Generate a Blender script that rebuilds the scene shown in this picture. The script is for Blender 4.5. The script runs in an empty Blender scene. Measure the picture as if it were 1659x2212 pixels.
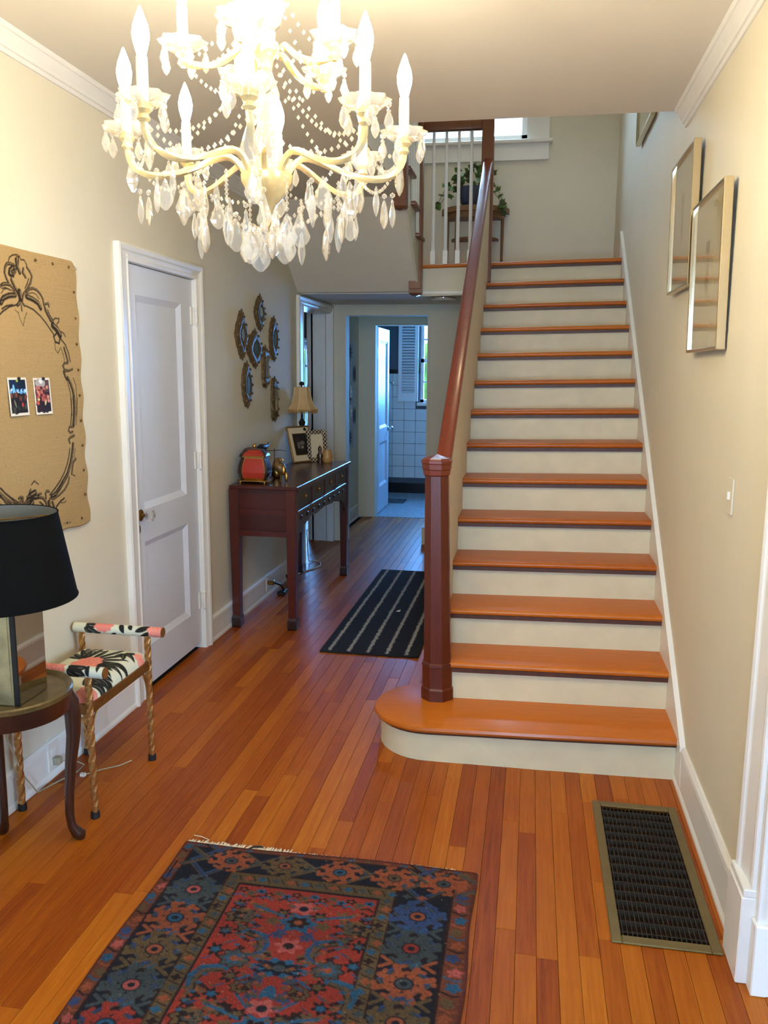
import bpy, bmesh, math, random
import numpy as np
from mathutils import Vector, Matrix

# ------------------------------------------------------------------ scene, camera, world, daylight, exposure
S = bpy.context.scene
COL = S.collection
random.seed(7); rng = np.random.default_rng(7)
W_PX, H_PX, F_PX = 1659, 2212, 1798.19
RGT = Vector((0.98492172, 0.17282992, 0.0076828))
DWN = Vector((0.03626149, -0.16281651, -0.9859898))
FWD = Vector((-0.16915765, 0.97140136, -0.16662859))
cam_d = bpy.data.cameras.new('camera')
cam_d.sensor_fit = 'HORIZONTAL'; cam_d.sensor_width = 36.0; cam_d.lens = F_PX / W_PX * 36.0
cam_d.clip_start = 0.02; cam_d.clip_end = 200
cam = bpy.data.objects.new('camera', cam_d); COL.objects.link(cam)
cam.matrix_world = Matrix(((RGT.x, -DWN.x, -FWD.x, 0), (RGT.y, -DWN.y, -FWD.y, 0), (RGT.z, -DWN.z, -FWD.z, 1.6), (0, 0, 0, 1)))
S.camera = cam

def lin(r, g, b):
    f = lambda c: (c / 255 / 12.92) if c / 255 <= 0.04045 else ((c / 255 + 0.055) / 1.055) ** 2.4
    return (f(r), f(g), f(b), 1.0)

SKY_COL, SKY_STR = (0.36, 0.62, 1.0, 1), 4.5
world = bpy.data.worlds.new('sky'); S.world = world; world.use_nodes = True
bg = world.node_tree.nodes['Background']; bg.inputs[0].default_value = SKY_COL; bg.inputs[1].default_value = SKY_STR

DAY = (0.48, 0.74, 1.0)
def area(name, loc, aim, sx, sy, power, col=DAY, spread=180):
    d = bpy.data.lights.new(name, 'AREA'); d.shape = 'RECTANGLE'; d.size = sx; d.size_y = sy
    d.energy = power; d.color = col; d.spread = math.radians(spread)
    o = bpy.data.objects.new(name, d); COL.objects.link(o); o.location = loc
    o.rotation_euler = (Vector(aim) - Vector(loc)).to_track_quat('-Z', 'Y').to_euler()
    return o
# daylight outside the glazing of each window
area('daylight_parlour_window', (4.25, -0.15, 1.5), (0, 1.6, 1.2), 1.8, 1.5, 190, (0.40, 0.64, 1.0))
area('daylight_front_door', (0.03, -1.62, 1.35), (-0.5, 2, 1.1), 1.0, 1.3, 200, (0.40, 0.64, 1.0))
area('daylight_bath_window', (-1.12, 11.35, 1.75), (-1.2, 9, 1.0), 0.7, 1.0, 270, (0.11, 0.40, 1.0))
area('daylight_dining_window', (-2.95, 11.4, 1.45), (-2.5, 8, 1.2), 1.0, 1.1, 260, (0.14, 0.42, 1.0))
area('daylight_landing_window', (-0.6, 7.95, 4.05), (-0.4, 6, 2.9), 0.95, 0.9, 90)
BULB_STR = 225.0
BULB_COL = (1.0, 0.87, 0.60, 1)

S.view_settings.view_transform = 'Standard'; S.view_settings.look = 'None'
S.view_settings.exposure = 0.0; S.view_settings.gamma = 1.0; S.view_settings.use_curve_mapping = False
S.cycles.max_bounces = 6; S.cycles.diffuse_bounces = 4; S.cycles.glossy_bounces = 3; S.cycles.transmission_bounces = 3
S.cycles.use_adaptive_sampling = True; S.cycles.adaptive_threshold = 0.15; S.cycles.adaptive_min_samples = 20
S.cycles.transparent_max_bounces = 12; S.cycles.sample_clamp_indirect = 6.0; S.cycles.caustics_reflective = False; S.cycles.caustics_refractive = False
S.cycles.use_denoising = True

# ------------------------------------------------------------------ mesh collecting helpers
OFF = {}
class MB:
    def __init__(s): s.v = []; s.f = []
    def add(s, vs, fs):
        n = len(s.v); s.v.extend([tuple(p) for p in vs]); s.f.extend([tuple(i + n for i in f) for f in fs]); return s
    def box(s, x0, x1, y0, y1, z0, z1):
        vs = [(x, y, z) for z in (z0, z1) for y in (y0, y1) for x in (x0, x1)]
        return s.add(vs, [(0, 2, 3, 1), (4, 5, 7, 6), (0, 1, 5, 4), (2, 6, 7, 3), (0, 4, 6, 2), (1, 3, 7, 5)])
    def obox(s, M, sx, sy, sz):
        vs = [M @ Vector((x * sx / 2, y * sy / 2, z * sz / 2)) for z in (-1, 1) for y in (-1, 1) for x in (-1, 1)]
        return s.add(vs, [(0, 2, 3, 1), (4, 5, 7, 6), (0, 1, 5, 4), (2, 6, 7, 3), (0, 4, 6, 2), (1, 3, 7, 5)])
    def prism(s, pts, axis, a, b):
        """polygon pts in the two other axes (order x,y,z), extruded along axis from a to b"""
        def P(p, t):
            return {'x': (t, p[0], p[1]), 'y': (p[0], t, p[1]), 'z': (p[0], p[1], t)}[axis]
        n = len(pts); vs = [P(p, a) for p in pts] + [P(p, b) for p in pts]
        fs = [tuple(range(n - 1, -1, -1)), tuple(range(n, 2 * n))] + [(i, (i + 1) % n, n + (i + 1) % n, n + i) for i in range(n)]
        return s.add(vs, fs)
    def ring(s, rings, closed_ends=True, loop=True):
        n = len(rings[0]); vs = [p for r in rings for p in r]; fs = []
        for i in range(len(rings) - 1):
            for j in range(n if loop else n - 1):
                k = (j + 1) % n
                fs.append((i * n + j, i * n + k, (i + 1) * n + k, (i + 1) * n + j))
        if closed_ends:
            fs.append(tuple(range(n - 1, -1, -1))); m = (len(rings) - 1) * n; fs.append(tuple(range(m, m + n)))
        return s.add(vs, fs)
    def tube(s, path, rad, n=8, twist=0.0, prof=None):
        path = [Vector(p) for p in path]; L = len(path)
        if not hasattr(rad, '__len__'): rad = [rad] * L
        rings = []; up = None
        for i, p in enumerate(path):
            t = (path[min(i + 1, L - 1)] - path[max(i - 1, 0)])
            if t.length < 1e-9: t = Vector((0, 0, 1))
            t.normalize()
            if up is None:
                up = Vector((0, 0, 1)) if abs(t.z) < 0.9 else Vector((1, 0, 0))
            a = up - t * up.dot(t); a.normalize(); up = a; b = t.cross(a)
            r = []
            for k in range(n):
                th = 2 * math.pi * k / n + twist * i
                q = prof(k, n) if prof else 1.0
                r.append(p + (a * math.cos(th) + b * math.sin(th)) * rad[i] * q)
            rings.append(r)
        return s.ring(rings)
    def lathe(s, prof, c=(0, 0, 0), n=16, rot=0.0, fn=None, sx=1, sy=1):
        rings = []
        for r, z in prof:
            row = []
            for k in range(n):
                th = 2 * math.pi * k / n + rot
                q = fn(th, r, z) if fn else 1.0
                row.append((c[0] + max(r, 1e-4) * q * math.cos(th) * sx, c[1] + max(r, 1e-4) * q * math.sin(th) * sy, c[2] + z))
            rings.append(row)
        return s.ring(rings)
    def ball(s, c, r, n=8, m=6, sx=1, sy=1, sz=1):
        return s.lathe([(r * math.sin(math.pi * i / m), -r * sz * math.cos(math.pi * i / m)) for i in range(m + 1)], c, n, sx=sx, sy=sy)
    def grid(s, fn, nu, nv):
        vs = [fn(i / nu, j / nv) for j in range(nv + 1) for i in range(nu + 1)]
        fs = [(j * (nu + 1) + i, j * (nu + 1) + i + 1, (j + 1) * (nu + 1) + i + 1, (j + 1) * (nu + 1) + i) for j in range(nv) for i in range(nu)]
        return s.add(vs, fs)
    def xf(s, M, start=0):
        s.v[start:] = [tuple(M @ Vector(p)) for p in s.v[start:]]; return s
    def build(s, name, mat, parent=None, smooth=False, bevel=0.0, seg=1, solid=0.0):
        off = OFF.get(parent.name, Vector((0, 0, 0))) if parent else Vector((0, 0, 0))
        me = bpy.data.meshes.new(name)
        me.from_pydata([(p[0] - off.x, p[1] - off.y, p[2] - off.z) for p in s.v], [], s.f)
        bm = bmesh.new(); bm.from_mesh(me); bmesh.ops.recalc_face_normals(bm, faces=bm.faces)
        if bevel > 0:
            es = [e for e in bm.edges if len(e.link_faces) == 2 and e.calc_face_angle(0) > 0.5]
            bmesh.ops.bevel(bm, geom=es, offset=bevel, segments=seg, affect='EDGES', profile=0.5)
        bm.to_mesh(me); bm.free()
        if smooth:
            me.polygons.foreach_set('use_smooth', [True] * len(me.polygons)); me.set_sharp_from_angle(angle=math.radians(42))
        me.materials.append(mat)
        o = bpy.data.objects.new(name, me); COL.objects.link(o)
        if parent: o.parent = parent
        OFF[o.name] = off
        return o

def empty(name, loc):
    o = bpy.data.objects.new(name, None); COL.objects.link(o); o.location = loc; o.empty_display_size = 0.05
    OFF[o.name] = Vector(loc); return o
def tag(o, label, cat, group=None):
    o['label'] = label; o['category'] = cat
    if group: o['group'] = group
    return o
def thing(name, loc, label, cat, group=None): return tag(empty(name, loc), label, cat, group)
def struct(o, label=None, cat=None):
    o['kind'] = 'structure'
    if label: o['label'] = label
    if cat: o['category'] = cat
    return o
def sroot(name, loc, label, cat): return struct(empty(name, loc), label, cat)

# ------------------------------------------------------------------ materials
def nmat(name):
    m = bpy.data.materials.new(name); m.use_nodes = True
    nt = m.node_tree; b = nt.nodes['Principled BSDF']; return m, nt, b
def setp(b, **k):
    for n, v in k.items(): b.inputs[n.replace('_', ' ')].default_value = v
def plain(name, col, rough=0.5, metal=0.0, var=0.0, scale=8.0, bump=0.0, bscale=60.0, coat=0.0, stretch=(1, 1, 1), spec=0.5):
    m, nt, b = nmat(name); N = nt.nodes; L = nt.links
    setp(b, Base_Color=col, Roughness=rough, Metallic=metal, Coat_Weight=coat, Specular_IOR_Level=spec); b.inputs['Coat Roughness'].default_value = 0.15
    if var > 0 or bump > 0:
        g = N.new('ShaderNodeNewGeometry'); mp = N.new('ShaderNodeMapping'); mp.inputs['Scale'].default_value = stretch
        L.new(g.outputs['Position'], mp.inputs['Vector'])
    if var > 0:
        n = N.new('ShaderNodeTexNoise'); n.inputs['Scale'].default_value = scale; n.inputs['Detail'].default_value = 4
        L.new(mp.outputs[0], n.inputs['Vector'])
        r = N.new('ShaderNodeValToRGB'); e = r.color_ramp.elements
        e[0].position = 0.3; e[1].position = 0.7
        e[0].color = tuple(c * (1 - var) for c in col[:3]) + (1,); e[1].color = tuple(min(1, c * (1 + var)) for c in col[:3]) + (1,)
        L.new(n.outputs[0], r.inputs[0]); L.new(r.outputs[0], b.inputs['Base Color'])
    if bump > 0:
        n2 = N.new('ShaderNodeTexNoise'); n2.inputs['Scale'].default_value = bscale; L.new(mp.outputs[0], n2.inputs['Vector'])
        bp = N.new('ShaderNodeBump'); bp.inputs['Strength'].default_value = bump; bp.inputs['Distance'].default_value = 0.004
        L.new(n2.outputs[0], bp.inputs['Height']); L.new(bp.outputs[0], b.inputs['Normal'])
    return m
def wood(name, cols, rough=0.3, axis='y', coat=0.2, fine=90.0, per=True, vary=0.5, spec=0.5):
    """boards: random tone for each board (object or loose piece), grain along axis"""
    m, nt, b = nmat(name); N = nt.nodes; L = nt.links
    setp(b, Roughness=rough, Coat_Weight=coat, Specular_IOR_Level=spec); b.inputs['Coat Roughness'].default_value = 0.12
    g = N.new('ShaderNodeNewGeometry'); oi = N.new('ShaderNodeObjectInfo')
    ad = N.new('ShaderNodeMath'); ad.operation = 'ADD'; L.new(oi.outputs['Random'], ad.inputs[0])
    if per: L.new(g.outputs['Random Per Island'], ad.inputs[1])
    fr = N.new('ShaderNodeMath'); fr.operation = 'FRACT'; L.new(ad.outputs[0], fr.inputs[0])
    mp = N.new('ShaderNodeMapping'); k = {'x': 0, 'y': 1, 'z': 2}[axis]; sc = [fine, fine, fine]; sc[k] = fine / 22
    mp.inputs['Scale'].default_value = sc
    sh = N.new('ShaderNodeVectorMath'); sh.operation = 'MULTIPLY_ADD'
    cx = N.new('ShaderNodeCombineXYZ'); [L.new(fr.outputs[0], cx.inputs[i]) for i in range(3)]
    L.new(cx.outputs[0], sh.inputs[0]); sh.inputs[1].default_value = (37, 41, 23); L.new(g.outputs['Position'], sh.inputs[2])
    L.new(sh.outputs[0], mp.inputs['Vector'])
    n = N.new('ShaderNodeTexNoise'); n.inputs['Scale'].default_value = 1.0; n.inputs['Detail'].default_value = 5; n.inputs['Roughness'].default_value = 0.65
    n.inputs['Distortion'].default_value = 0.6; L.new(mp.outputs[0], n.inputs['Vector'])
    mx = N.new('ShaderNodeMath'); mx.operation = 'MULTIPLY_ADD'; L.new(n.outputs[0], mx.inputs[0]); mx.inputs[1].default_value = 0.75
    s2 = N.new('ShaderNodeMath'); s2.operation = 'MULTIPLY'; L.new(fr.outputs[0], s2.inputs[0]); s2.inputs[1].default_value = vary
    s3 = N.new('ShaderNodeMath'); s3.operation = 'SUBTRACT'; L.new(s2.outputs[0], s3.inputs[0]); s3.inputs[1].default_value = vary * 0.5 - 0.13
    L.new(s3.outputs[0], mx.inputs[2])
    r = N.new('ShaderNodeValToRGB'); el = r.color_ramp.elements
    el[0].position = 0; el[0].color = cols[0]; el[1].position = 1; el[1].color = cols[-1]
    for i, c in enumerate(cols[1:-1]):
        e = el.new((i + 1) / (len(cols) - 1)); e.color = c
    L.new(mx.outputs[0], r.inputs[0]); L.new(r.outputs[0], b.inputs['Base Color'])
    bp = N.new('ShaderNodeBump'); bp.inputs['Strength'].default_value = 0.12; bp.inputs['Distance'].default_value = 0.002
    L.new(n.outputs[0], bp.inputs['Height']); L.new(bp.outputs[0], b.inputs['Normal'])
    return m
def painted(name, rough=0.85, bump=0.0, bscale=300.0, coat=0.0, attr='paint'):
    m, nt, b = nmat(name); N = nt.nodes; L = nt.links
    a = N.new('ShaderNodeAttribute'); a.attribute_name = attr
    setp(b, Roughness=rough, Coat_Weight=coat, Specular_IOR_Level=0.25); L.new(a.outputs['Color'], b.inputs['Base Color'])
    if bump > 0:
        g = N.new('ShaderNodeNewGeometry'); n2 = N.new('ShaderNodeTexNoise'); n2.inputs['Scale'].default_value = bscale; L.new(g.outputs['Position'], n2.inputs['Vector'])
        bp = N.new('ShaderNodeBump'); bp.inputs['Strength'].default_value = bump; bp.inputs['Distance'].default_value = 0.004
        L.new(n2.outputs[0], bp.inputs['Height']); L.new(bp.outputs[0], b.inputs['Normal'])
    return m
def crystal(name, tint=(1, 0.97, 0.9, 1), body=0.14, gloss=0.38):
    m, nt, b = nmat(name); N = nt.nodes; L = nt.links; out = N['Material Output']; N.remove(b)
    tr = N.new('ShaderNodeBsdfTransparent'); gl = N.new('ShaderNodeBsdfGlossy'); gl.inputs['Roughness'].default_value = 0.06; gl.inputs['Color'].default_value = tint
    df = N.new('ShaderNodeBsdfTranslucent'); df.inputs['Color'].default_value = tint
    d2 = N.new('ShaderNodeBsdfDiffuse'); d2.inputs['Color'].default_value = tint
    m0 = N.new('ShaderNodeMixShader'); L.new(df.outputs[0], m0.inputs[1]); L.new(d2.outputs[0], m0.inputs[2])
    m1 = N.new('ShaderNodeMixShader'); m1.inputs[0].default_value = body; L.new(tr.outputs[0], m1.inputs[1]); L.new(m0.outputs[0], m1.inputs[2])
    lw = N.new('ShaderNodeLayerWeight'); lw.inputs['Blend'].default_value = gloss
    m2 = N.new('ShaderNodeMixShader'); L.new(lw.outputs['Facing'], m2.inputs[0]); L.new(m1.outputs[0], m2.inputs[1]); L.new(gl.outputs[0], m2.inputs[2])
    L.new(m2.outputs[0], out.inputs['Surface']); return m
def pane_mat(name, tint=(1, 1, 1, 1), gloss=0.06):
    m, nt, b = nmat(name); N = nt.nodes; L = nt.links; out = N['Material Output']; N.remove(b)
    tr = N.new('ShaderNodeBsdfTransparent'); tr.inputs['Color'].default_value = tint
    gl = N.new('ShaderNodeBsdfGlossy'); gl.inputs['Roughness'].default_value = 0.01
    mx = N.new('ShaderNodeMixShader'); mx.inputs[0].default_value = gloss
    L.new(tr.outputs[0], mx.inputs[1]); L.new(gl.outputs[0], mx.inputs[2]); L.new(mx.outputs[0], out.inputs['Surface']); return m
def emit(name, col, s):
    m, nt, b = nmat(name); setp(b, Base_Color=(0, 0, 0, 1)); b.inputs['Emission Color'].default_value = col; b.inputs['Emission Strength'].default_value = s
    return m

M = {}
M['wall'] = plain('wall_paint', lin(222, 213, 190), 0.75, var=0.02, scale=3, bump=0.05, bscale=160)
M['ceiling'] = plain('ceiling_paint', lin(230, 221, 204), 0.85, var=0.015, scale=2)
M['trim'] = plain('trim_paint', lin(238, 234, 226), 0.4, var=0.02, scale=6)
M['door'] = plain('door_paint', lin(224, 228, 238), 0.4, var=0.015, scale=5)
M['riser'] = plain('riser_paint', lin(218, 206, 170), 0.5, var=0.05, scale=9, bump=0.1, bscale=60)
M['oak'] = wood('oak_floor', [lin(98, 36, 4), lin(138, 60, 9), lin(162, 82, 14), lin(178, 98, 20), lin(200, 124, 32)], 0.36, 'y', 0.0, spec=0.18)
M['subfloor'] = plain('subfloor', lin(45, 20, 8), 0.9)
M['tread'] = wood('tread_wood', [lin(138, 64, 12), lin(178, 92, 22), lin(196, 108, 30), lin(208, 124, 38)], 0.34, 'x', 0.05, fine=70, spec=0.3)
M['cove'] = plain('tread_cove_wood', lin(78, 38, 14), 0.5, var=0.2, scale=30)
M['mahogany'] = wood('red_wood', [lin(60, 20, 8), lin(98, 36, 15), lin(122, 50, 24)], 0.34, 'z', 0.12, fine=60)
M['railwood'] = wood('rail_wood', [lin(92, 36, 18), lin(126, 52, 30), lin(144, 66, 40)], 0.28, 'y', 0.3, fine=60)
M['postwood'] = wood('post_wood', [lin(92, 50, 24), lin(120, 70, 38), lin(134, 82, 48)], 0.4, 'z', 0.2, fine=60)
M['gold'] = plain('antique_gold', lin(196, 150, 78), 0.32, 1.0, var=0.15, scale=40)
M['brass'] = plain('brass', lin(150, 112, 60), 0.35, 1.0, var=0.2, scale=60)
M['bronze'] = plain('bronze', lin(112, 90, 60), 0.55, 0.5, var=0.35, scale=90, bump=0.5, bscale=220)
M['chrome'] = plain('silver', lin(225, 222, 215), 0.12, 1.0)
M['mirror'] = plain('mirror_glass', lin(225, 228, 228), 0.02, 1.0)
M['black'] = plain('black_rubber', lin(18, 16, 14), 0.6)
M['white'] = plain('white_plastic', lin(232, 226, 212), 0.4)
M['crystal'] = crystal('cut_crystal')
M['pane'] = pane_mat('window_pane')
M['glassknob'] = crystal('knob_glass', (0.95, 0.95, 0.95, 1), 0.12, 0.45)
# ------------------------------------------------------------------ FLOOR
XL, XR, ZC = -1.83, 0.63, 2.745
XB = -1.8164                       # face of the left baseboard
floor = struct(MB().box(-2.0, 0.76, -1.3, 7.6, -0.06, -0.016).box(-2.0, -0.55, 7.6, 9.02, -0.06, -0.016).build('floor', M['subfloor']), 'narrow strip oak floor of the hall', 'floor')
VX0, VX1, VY0, VY1 = 0.290, 0.576, 2.226, 3.008      # hole for the floor register
PW = 0.0585
planks = []
nrow = int(math.ceil((XR + 0.10 - (-1.86)) / PW))
def clip_planks(x0, x1, y0, y1):
    """cut a board where the floor register sits"""
    if x1 <= VX0 + 0.004 or x0 >= VX1 - 0.004 or y1 <= VY0 or y0 >= VY1: return [(x0, x1, y0, y1)]
    out = []
    if y0 < VY0: out.append((x0, x1, y0, VY0))
    if y1 > VY1: out.append((x0, x1, VY1, y1))
    if x0 < VX0 - 0.006: out.append((x0, VX0, max(y0, VY0), min(y1, VY1)))
    if x1 > VX1 + 0.006: out.append((VX1, x1, max(y0, VY0), min(y1, VY1)))
    return out
for i in range(nrow):
    x0 = -1.86 + i * PW; y = -1.2 + random.uniform(-1.0, 0)
    while y < 9.0:
        ln = random.uniform(0.5, 1.7); y2 = min(y + ln, 9.0)
        if 9.0 - y2 < 0.2: y2 = 9.0
        planks += clip_planks(x0, x0 + PW, max(y, -1.25), y2); y = y2
def plank_seen(p):
    x0, x1, y0, y1 = p
    if y1 < 1.62: return -1
    if y0 > 3.3 and (x0 > -0.42): return -1          # under the stairs
    if y0 > 7.6 and (x1 < -1.8 or x0 > -0.9): return -1
    ya = max(y0, 1.62); return (x1 - x0) * (y1 - ya) / ya ** 3
order = sorted(planks, key=plank_seen, reverse=True)
def plank_mb(p, mb):
    x0, x1, y0, y1 = p; g = 0.0004; h = random.uniform(-0.0004, 0.0004); t = 0.0008
    vs = [(x0 + g, y0 + g, -0.016), (x1 - g, y0 + g, -0.016), (x1 - g, y1 - g, -0.016), (x0 + g, y1 - g, -0.016),
          (x0 + g, y0 + g, h - t), (x1 - g, y0 + g, h - t), (x1 - g, y1 - g, h - t), (x0 + g, y1 - g, h - t),
          (x0 + g + t, y0 + g + t, h), (x1 - g - t, y0 + g + t, h), (x1 - g - t, y1 - g - t, h), (x0 + g + t, y1 - g - t, h)]
    fs = [(4, 5, 9, 8), (5, 6, 10, 9), (6, 7, 11, 10), (7, 4, 8, 11), (8, 9, 10, 11), (0, 1, 5, 4), (1, 2, 6, 5), (2, 3, 7, 6), (3, 0, 4, 7)]
    mb.add(vs, fs); return mb
for p in order[:295]:
    if plank_seen(p) > 0: plank_mb(p, MB()).build('plank', M['oak'], floor)
rest = MB()
for p in order[295:]: plank_mb(p, rest)
rest.build('more_planks', M['oak'], floor)['kind'] = 'stuff'

# ------------------------------------------------------------------ WALLS
DY0, DY1, DZ1 = 3.640, 4.420, 2.085      # closet door opening
OY0, OY1, OZ1 = 6.610, 7.600, 2.125      # cased opening to the dining room
w = MB()
w.box(-2.0, XL, -1.3, DY0, 0, ZC).box(-2.0, XL, DY0, DY1, DZ1, ZC).box(-2.0, XL, DY1, OY0, 0, ZC)
w.box(-2.0, XL, OY0, OY1, OZ1, 2.75).box(-2.02, -1.86, OY1, 9.1, 0, 2.6)
struct(w.build('wall_left', M['wall']), 'cream plastered wall along the left with closet door', 'wall')
w = MB()
w.box(XR, 0.76, 2.10, 7.6, 0, 5.4).box(XR, 0.76, 0.35, 2.10, 2.16, 5.4).box(XR, 0.76, -1.3, 0.35, 0, 5.4)
struct(w.build('wall_right', M['wall']), 'cream plastered wall rising beside the stairs', 'wall')
# front wall behind the viewer with a glazed opening
w = MB()
w.box(-2.0, -0.48, -1.42, -1.3, 0, ZC).box(0.54, 0.76, -1.42, -1.3, 0, ZC).box(-0.48, 0.54, -1.42, -1.3, 2.05, ZC).box(-0.48, 0.54, -1.42, -1.3, 0, 0.75)
struct(w.build('wall_front', M['wall']), 'front wall of the entrance hall', 'wall')
# ceilings: hall slab, slab beside the stairwell, sloped soffit under the upper flight, flat soffit under landing
SY0 = 5.71
w = MB()
w.box(-2.0, 0.63, -1.42, 4.09, ZC, 3.10)
w.box(-2.0, -0.87, 4.09, SY0, ZC, 3.10)
struct(w.build('ceiling', M['ceiling']), 'cream ceiling with the stairwell opening', 'ceiling')
w = MB()
w.prism([(SY0, ZC), (6.50, 2.203), (6.58, 2.203), (6.58, 2.30), (SY0 + 0.06, ZC + 0.12), (SY0, ZC + 0.12)], 'x', -1.83, -0.885)
w.box(-1.86, -0.395, 6.56, 7.62, 2.196, 2.29)
struct(w.build('ceiling_soffit', M['ceiling']), 'sloped and flat soffit under the landing', 'ceiling')
# hall end wall with plain cased opening
w = MB()
w.box(-2.02, -1.70, 7.62, 7.76, 0, 2.25).box(-0.935, 0.63, 7.62, 7.76, 0, 2.25).box(-1.70, -0.935, 7.62, 7.76, 2.107, 2.25)
struct(w.build('wall_hall_end', M['wall']), 'hall end wall with the passage opening', 'wall')
# passage beyond and bathroom
w = MB()
w.box(-1.86, -1.675, 9.0, 9.12, 0, 2.6).box(-1.02, -0.55, 9.0, 9.12, 0, 2.6).box(-1.675, -1.02, 9.0, 9.12, 2.10, 2.6)
w.box(-0.62, -0.55, 7.76, 9.0, 0, 2.6)
struct(w.build('wall_passage', M['wall']), 'passage walls around the bathroom door', 'wall')
M['bathblue'] = plain('bath_wall_paint', lin(86, 92, 104), 0.8)
w = MB()
w.box(-2.1, -1.43, 10.9, 11.02, 1.62, 2.6).box(-0.85, -0.4, 10.9, 11.02, 1.2, 2.6).box(-1.43, -0.85, 10.9, 11.02, 2.28, 2.6)
w.box(-2.1, -1.43, 10.9, 11.02, 0, 1.62).box(-0.85, -0.4, 10.9, 11.02, 0, 1.2).box(-1.43, -0.85, 10.9, 11.02, 0, 1.2)
w.box(-2.22, -2.1, 9.12, 11.02, 0, 2.6).box(-0.4, -0.28, 9.0, 11.02, 0, 2.6)
bath_wall = struct(w.build('wall_bath', M['bathblue']), 'slate blue bathroom wall with white tile below', 'wall')
struct(MB().box(-2.22, -0.28, 7.6, 11.02, 2.5, 2.6).build('ceiling_bath', M['ceiling']), 'bathroom and passage ceiling', 'ceiling')
M['tile'] = plain('white_wall_tile', lin(222, 228, 232), 0.2, var=0.03, scale=7)
M['tileblack'] = plain('black_base_tile', lin(16, 15, 16), 0.25)
tm = MB().box(-0.074, 0.074, -0.008, 0.0, -0.074, 0.074); first = None
ty0 = 10.9
for i in range(9):
    for j in range(10):
        x = -2.02 + 0.152 * i; z = 0.21 + 0.0705 + 0.152 * j
        if z > 1.56 or (x > -1.5 and z > 1.15): continue
        o = first.copy() if first else tm.build('wall_tile', M['tile'], bath_wall, bevel=0.002)
        if first: COL.objects.link(o)
        first = first or o; o.location = (x, ty0, z)
MB().box(-2.1, -1.43, 10.885, 10.9, 1.575, 1.625).build('tile_cap', M['tileblack'], bath_wall)
MB().box(-2.1, -0.4, 10.885, 10.9, 0, 0.135).build('base_tile', M['tileblack'], bath_wall)
def tile_floor():
    m, nt, b = nmat('small_floor_tile'); N = nt.nodes; L = nt.links
    g = N.new('ShaderNodeNewGeometry'); br = N.new('ShaderNodeTexBrick'); br.offset = 0.5
    br.inputs['Scale'].default_value = 1.0; br.inputs['Brick Width'].default_value = 0.05; br.inputs['Row Height'].default_value = 0.05; br.inputs['Mortar Size'].default_value = 0.004
    br.inputs['Color1'].default_value = lin(176, 190, 200); br.inputs['Color2'].default_value = lin(150, 166, 180); br.inputs['Mortar'].default_value = lin(80, 88, 98)
    L.new(g.outputs['Position'], br.inputs['Vector']); L.new(br.outputs[0], b.inputs['Base Color']); setp(b, Roughness=0.3); return m
struct(MB().box(-2.1, -0.4, 9.02, 10.9, -0.06, 0.002).build('floor_bath', tile_floor()), 'small pale floor tiles of the bathroom', 'floor')

# dining room seen through the cased opening
M['olive'] = plain('olive_wall_paint', lin(104, 100, 78), 0.8)
w = MB()
WX0, WX1 = -3.35, -2.55
w.box(-5.0, WX0, 10.8, 10.92, 0, 2.7).box(WX1, -2.02, 10.8, 10.92, 0, 2.7).box(WX0, WX1, 10.8, 10.92, 1.93, 2.7).box(WX0, WX1, 10.8, 10.92, 0, 0.85)
w.box(-5.12, -5.0, 4.4, 10.92, 0, 2.7).box(-5.0, -2.0, 4.4, 4.52, 0, 2.7).box(-2.1, -2.02, 7.76, 10.92, 0, 2.7)
struct(w.build('wall_dining', M['olive']), 'olive painted dining room walls', 'wall')
struct(MB().box(-5.1, -2.0, 4.4, 10.9, 2.62, 2.74).build('ceiling_dining', M['ceiling']), 'dining room ceiling', 'ceiling')
fd = struct(MB().box(-5.1, -2.0, 4.4, 10.9, -0.061, -0.017).build('floor_dining', M['subfloor']), 'oak strip floor of the dining room', 'floor')
r2 = MB()
for i in range(56):
    x0 = -5.1 + i * PW; y = 4.5 - random.random()
    while y < 10.8:
        y2 = min(y + random.uniform(0.5, 1.7), 10.8); plank_mb((x0, min(x0 + PW, -1.862), max(y, 4.5), y2), r2); y = y2
r2.build('more_planks', M['oak'], fd)['kind'] = 'stuff'

# parlour to the right (behind the right wall) with its window
w = MB()
w.box(0.76, 4.0, 2.9, 3.02, 0, ZC).box(0.76, 4.0, -1.42, -1.3, 0, ZC)
w.box(4.0, 4.12, -1.42, -1.15, 0, ZC).box(4.0, 4.12, 0.85, 3.02, 0, ZC).box(4.0, 4.12, -1.15, 0.85, 2.3, ZC).box(4.0, 4.12, -1.15, 0.85, 0, 0.7)
struct(w.build('wall_parlour', M['wall']), 'parlour walls beyond the right doorway', 'wall')
struct(MB().box(0.63, 4.12, -1.42, 3.02, ZC, ZC + 0.1).build('ceiling_parlour', M['ceiling']), 'parlour ceiling', 'ceiling')
struct(MB().box(0.60, 4.12, -1.42, 3.02, -0.06, -0.004).build('floor_parlour', M['oak']), 'oak parlour floor beyond the doorway', 'floor')

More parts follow.
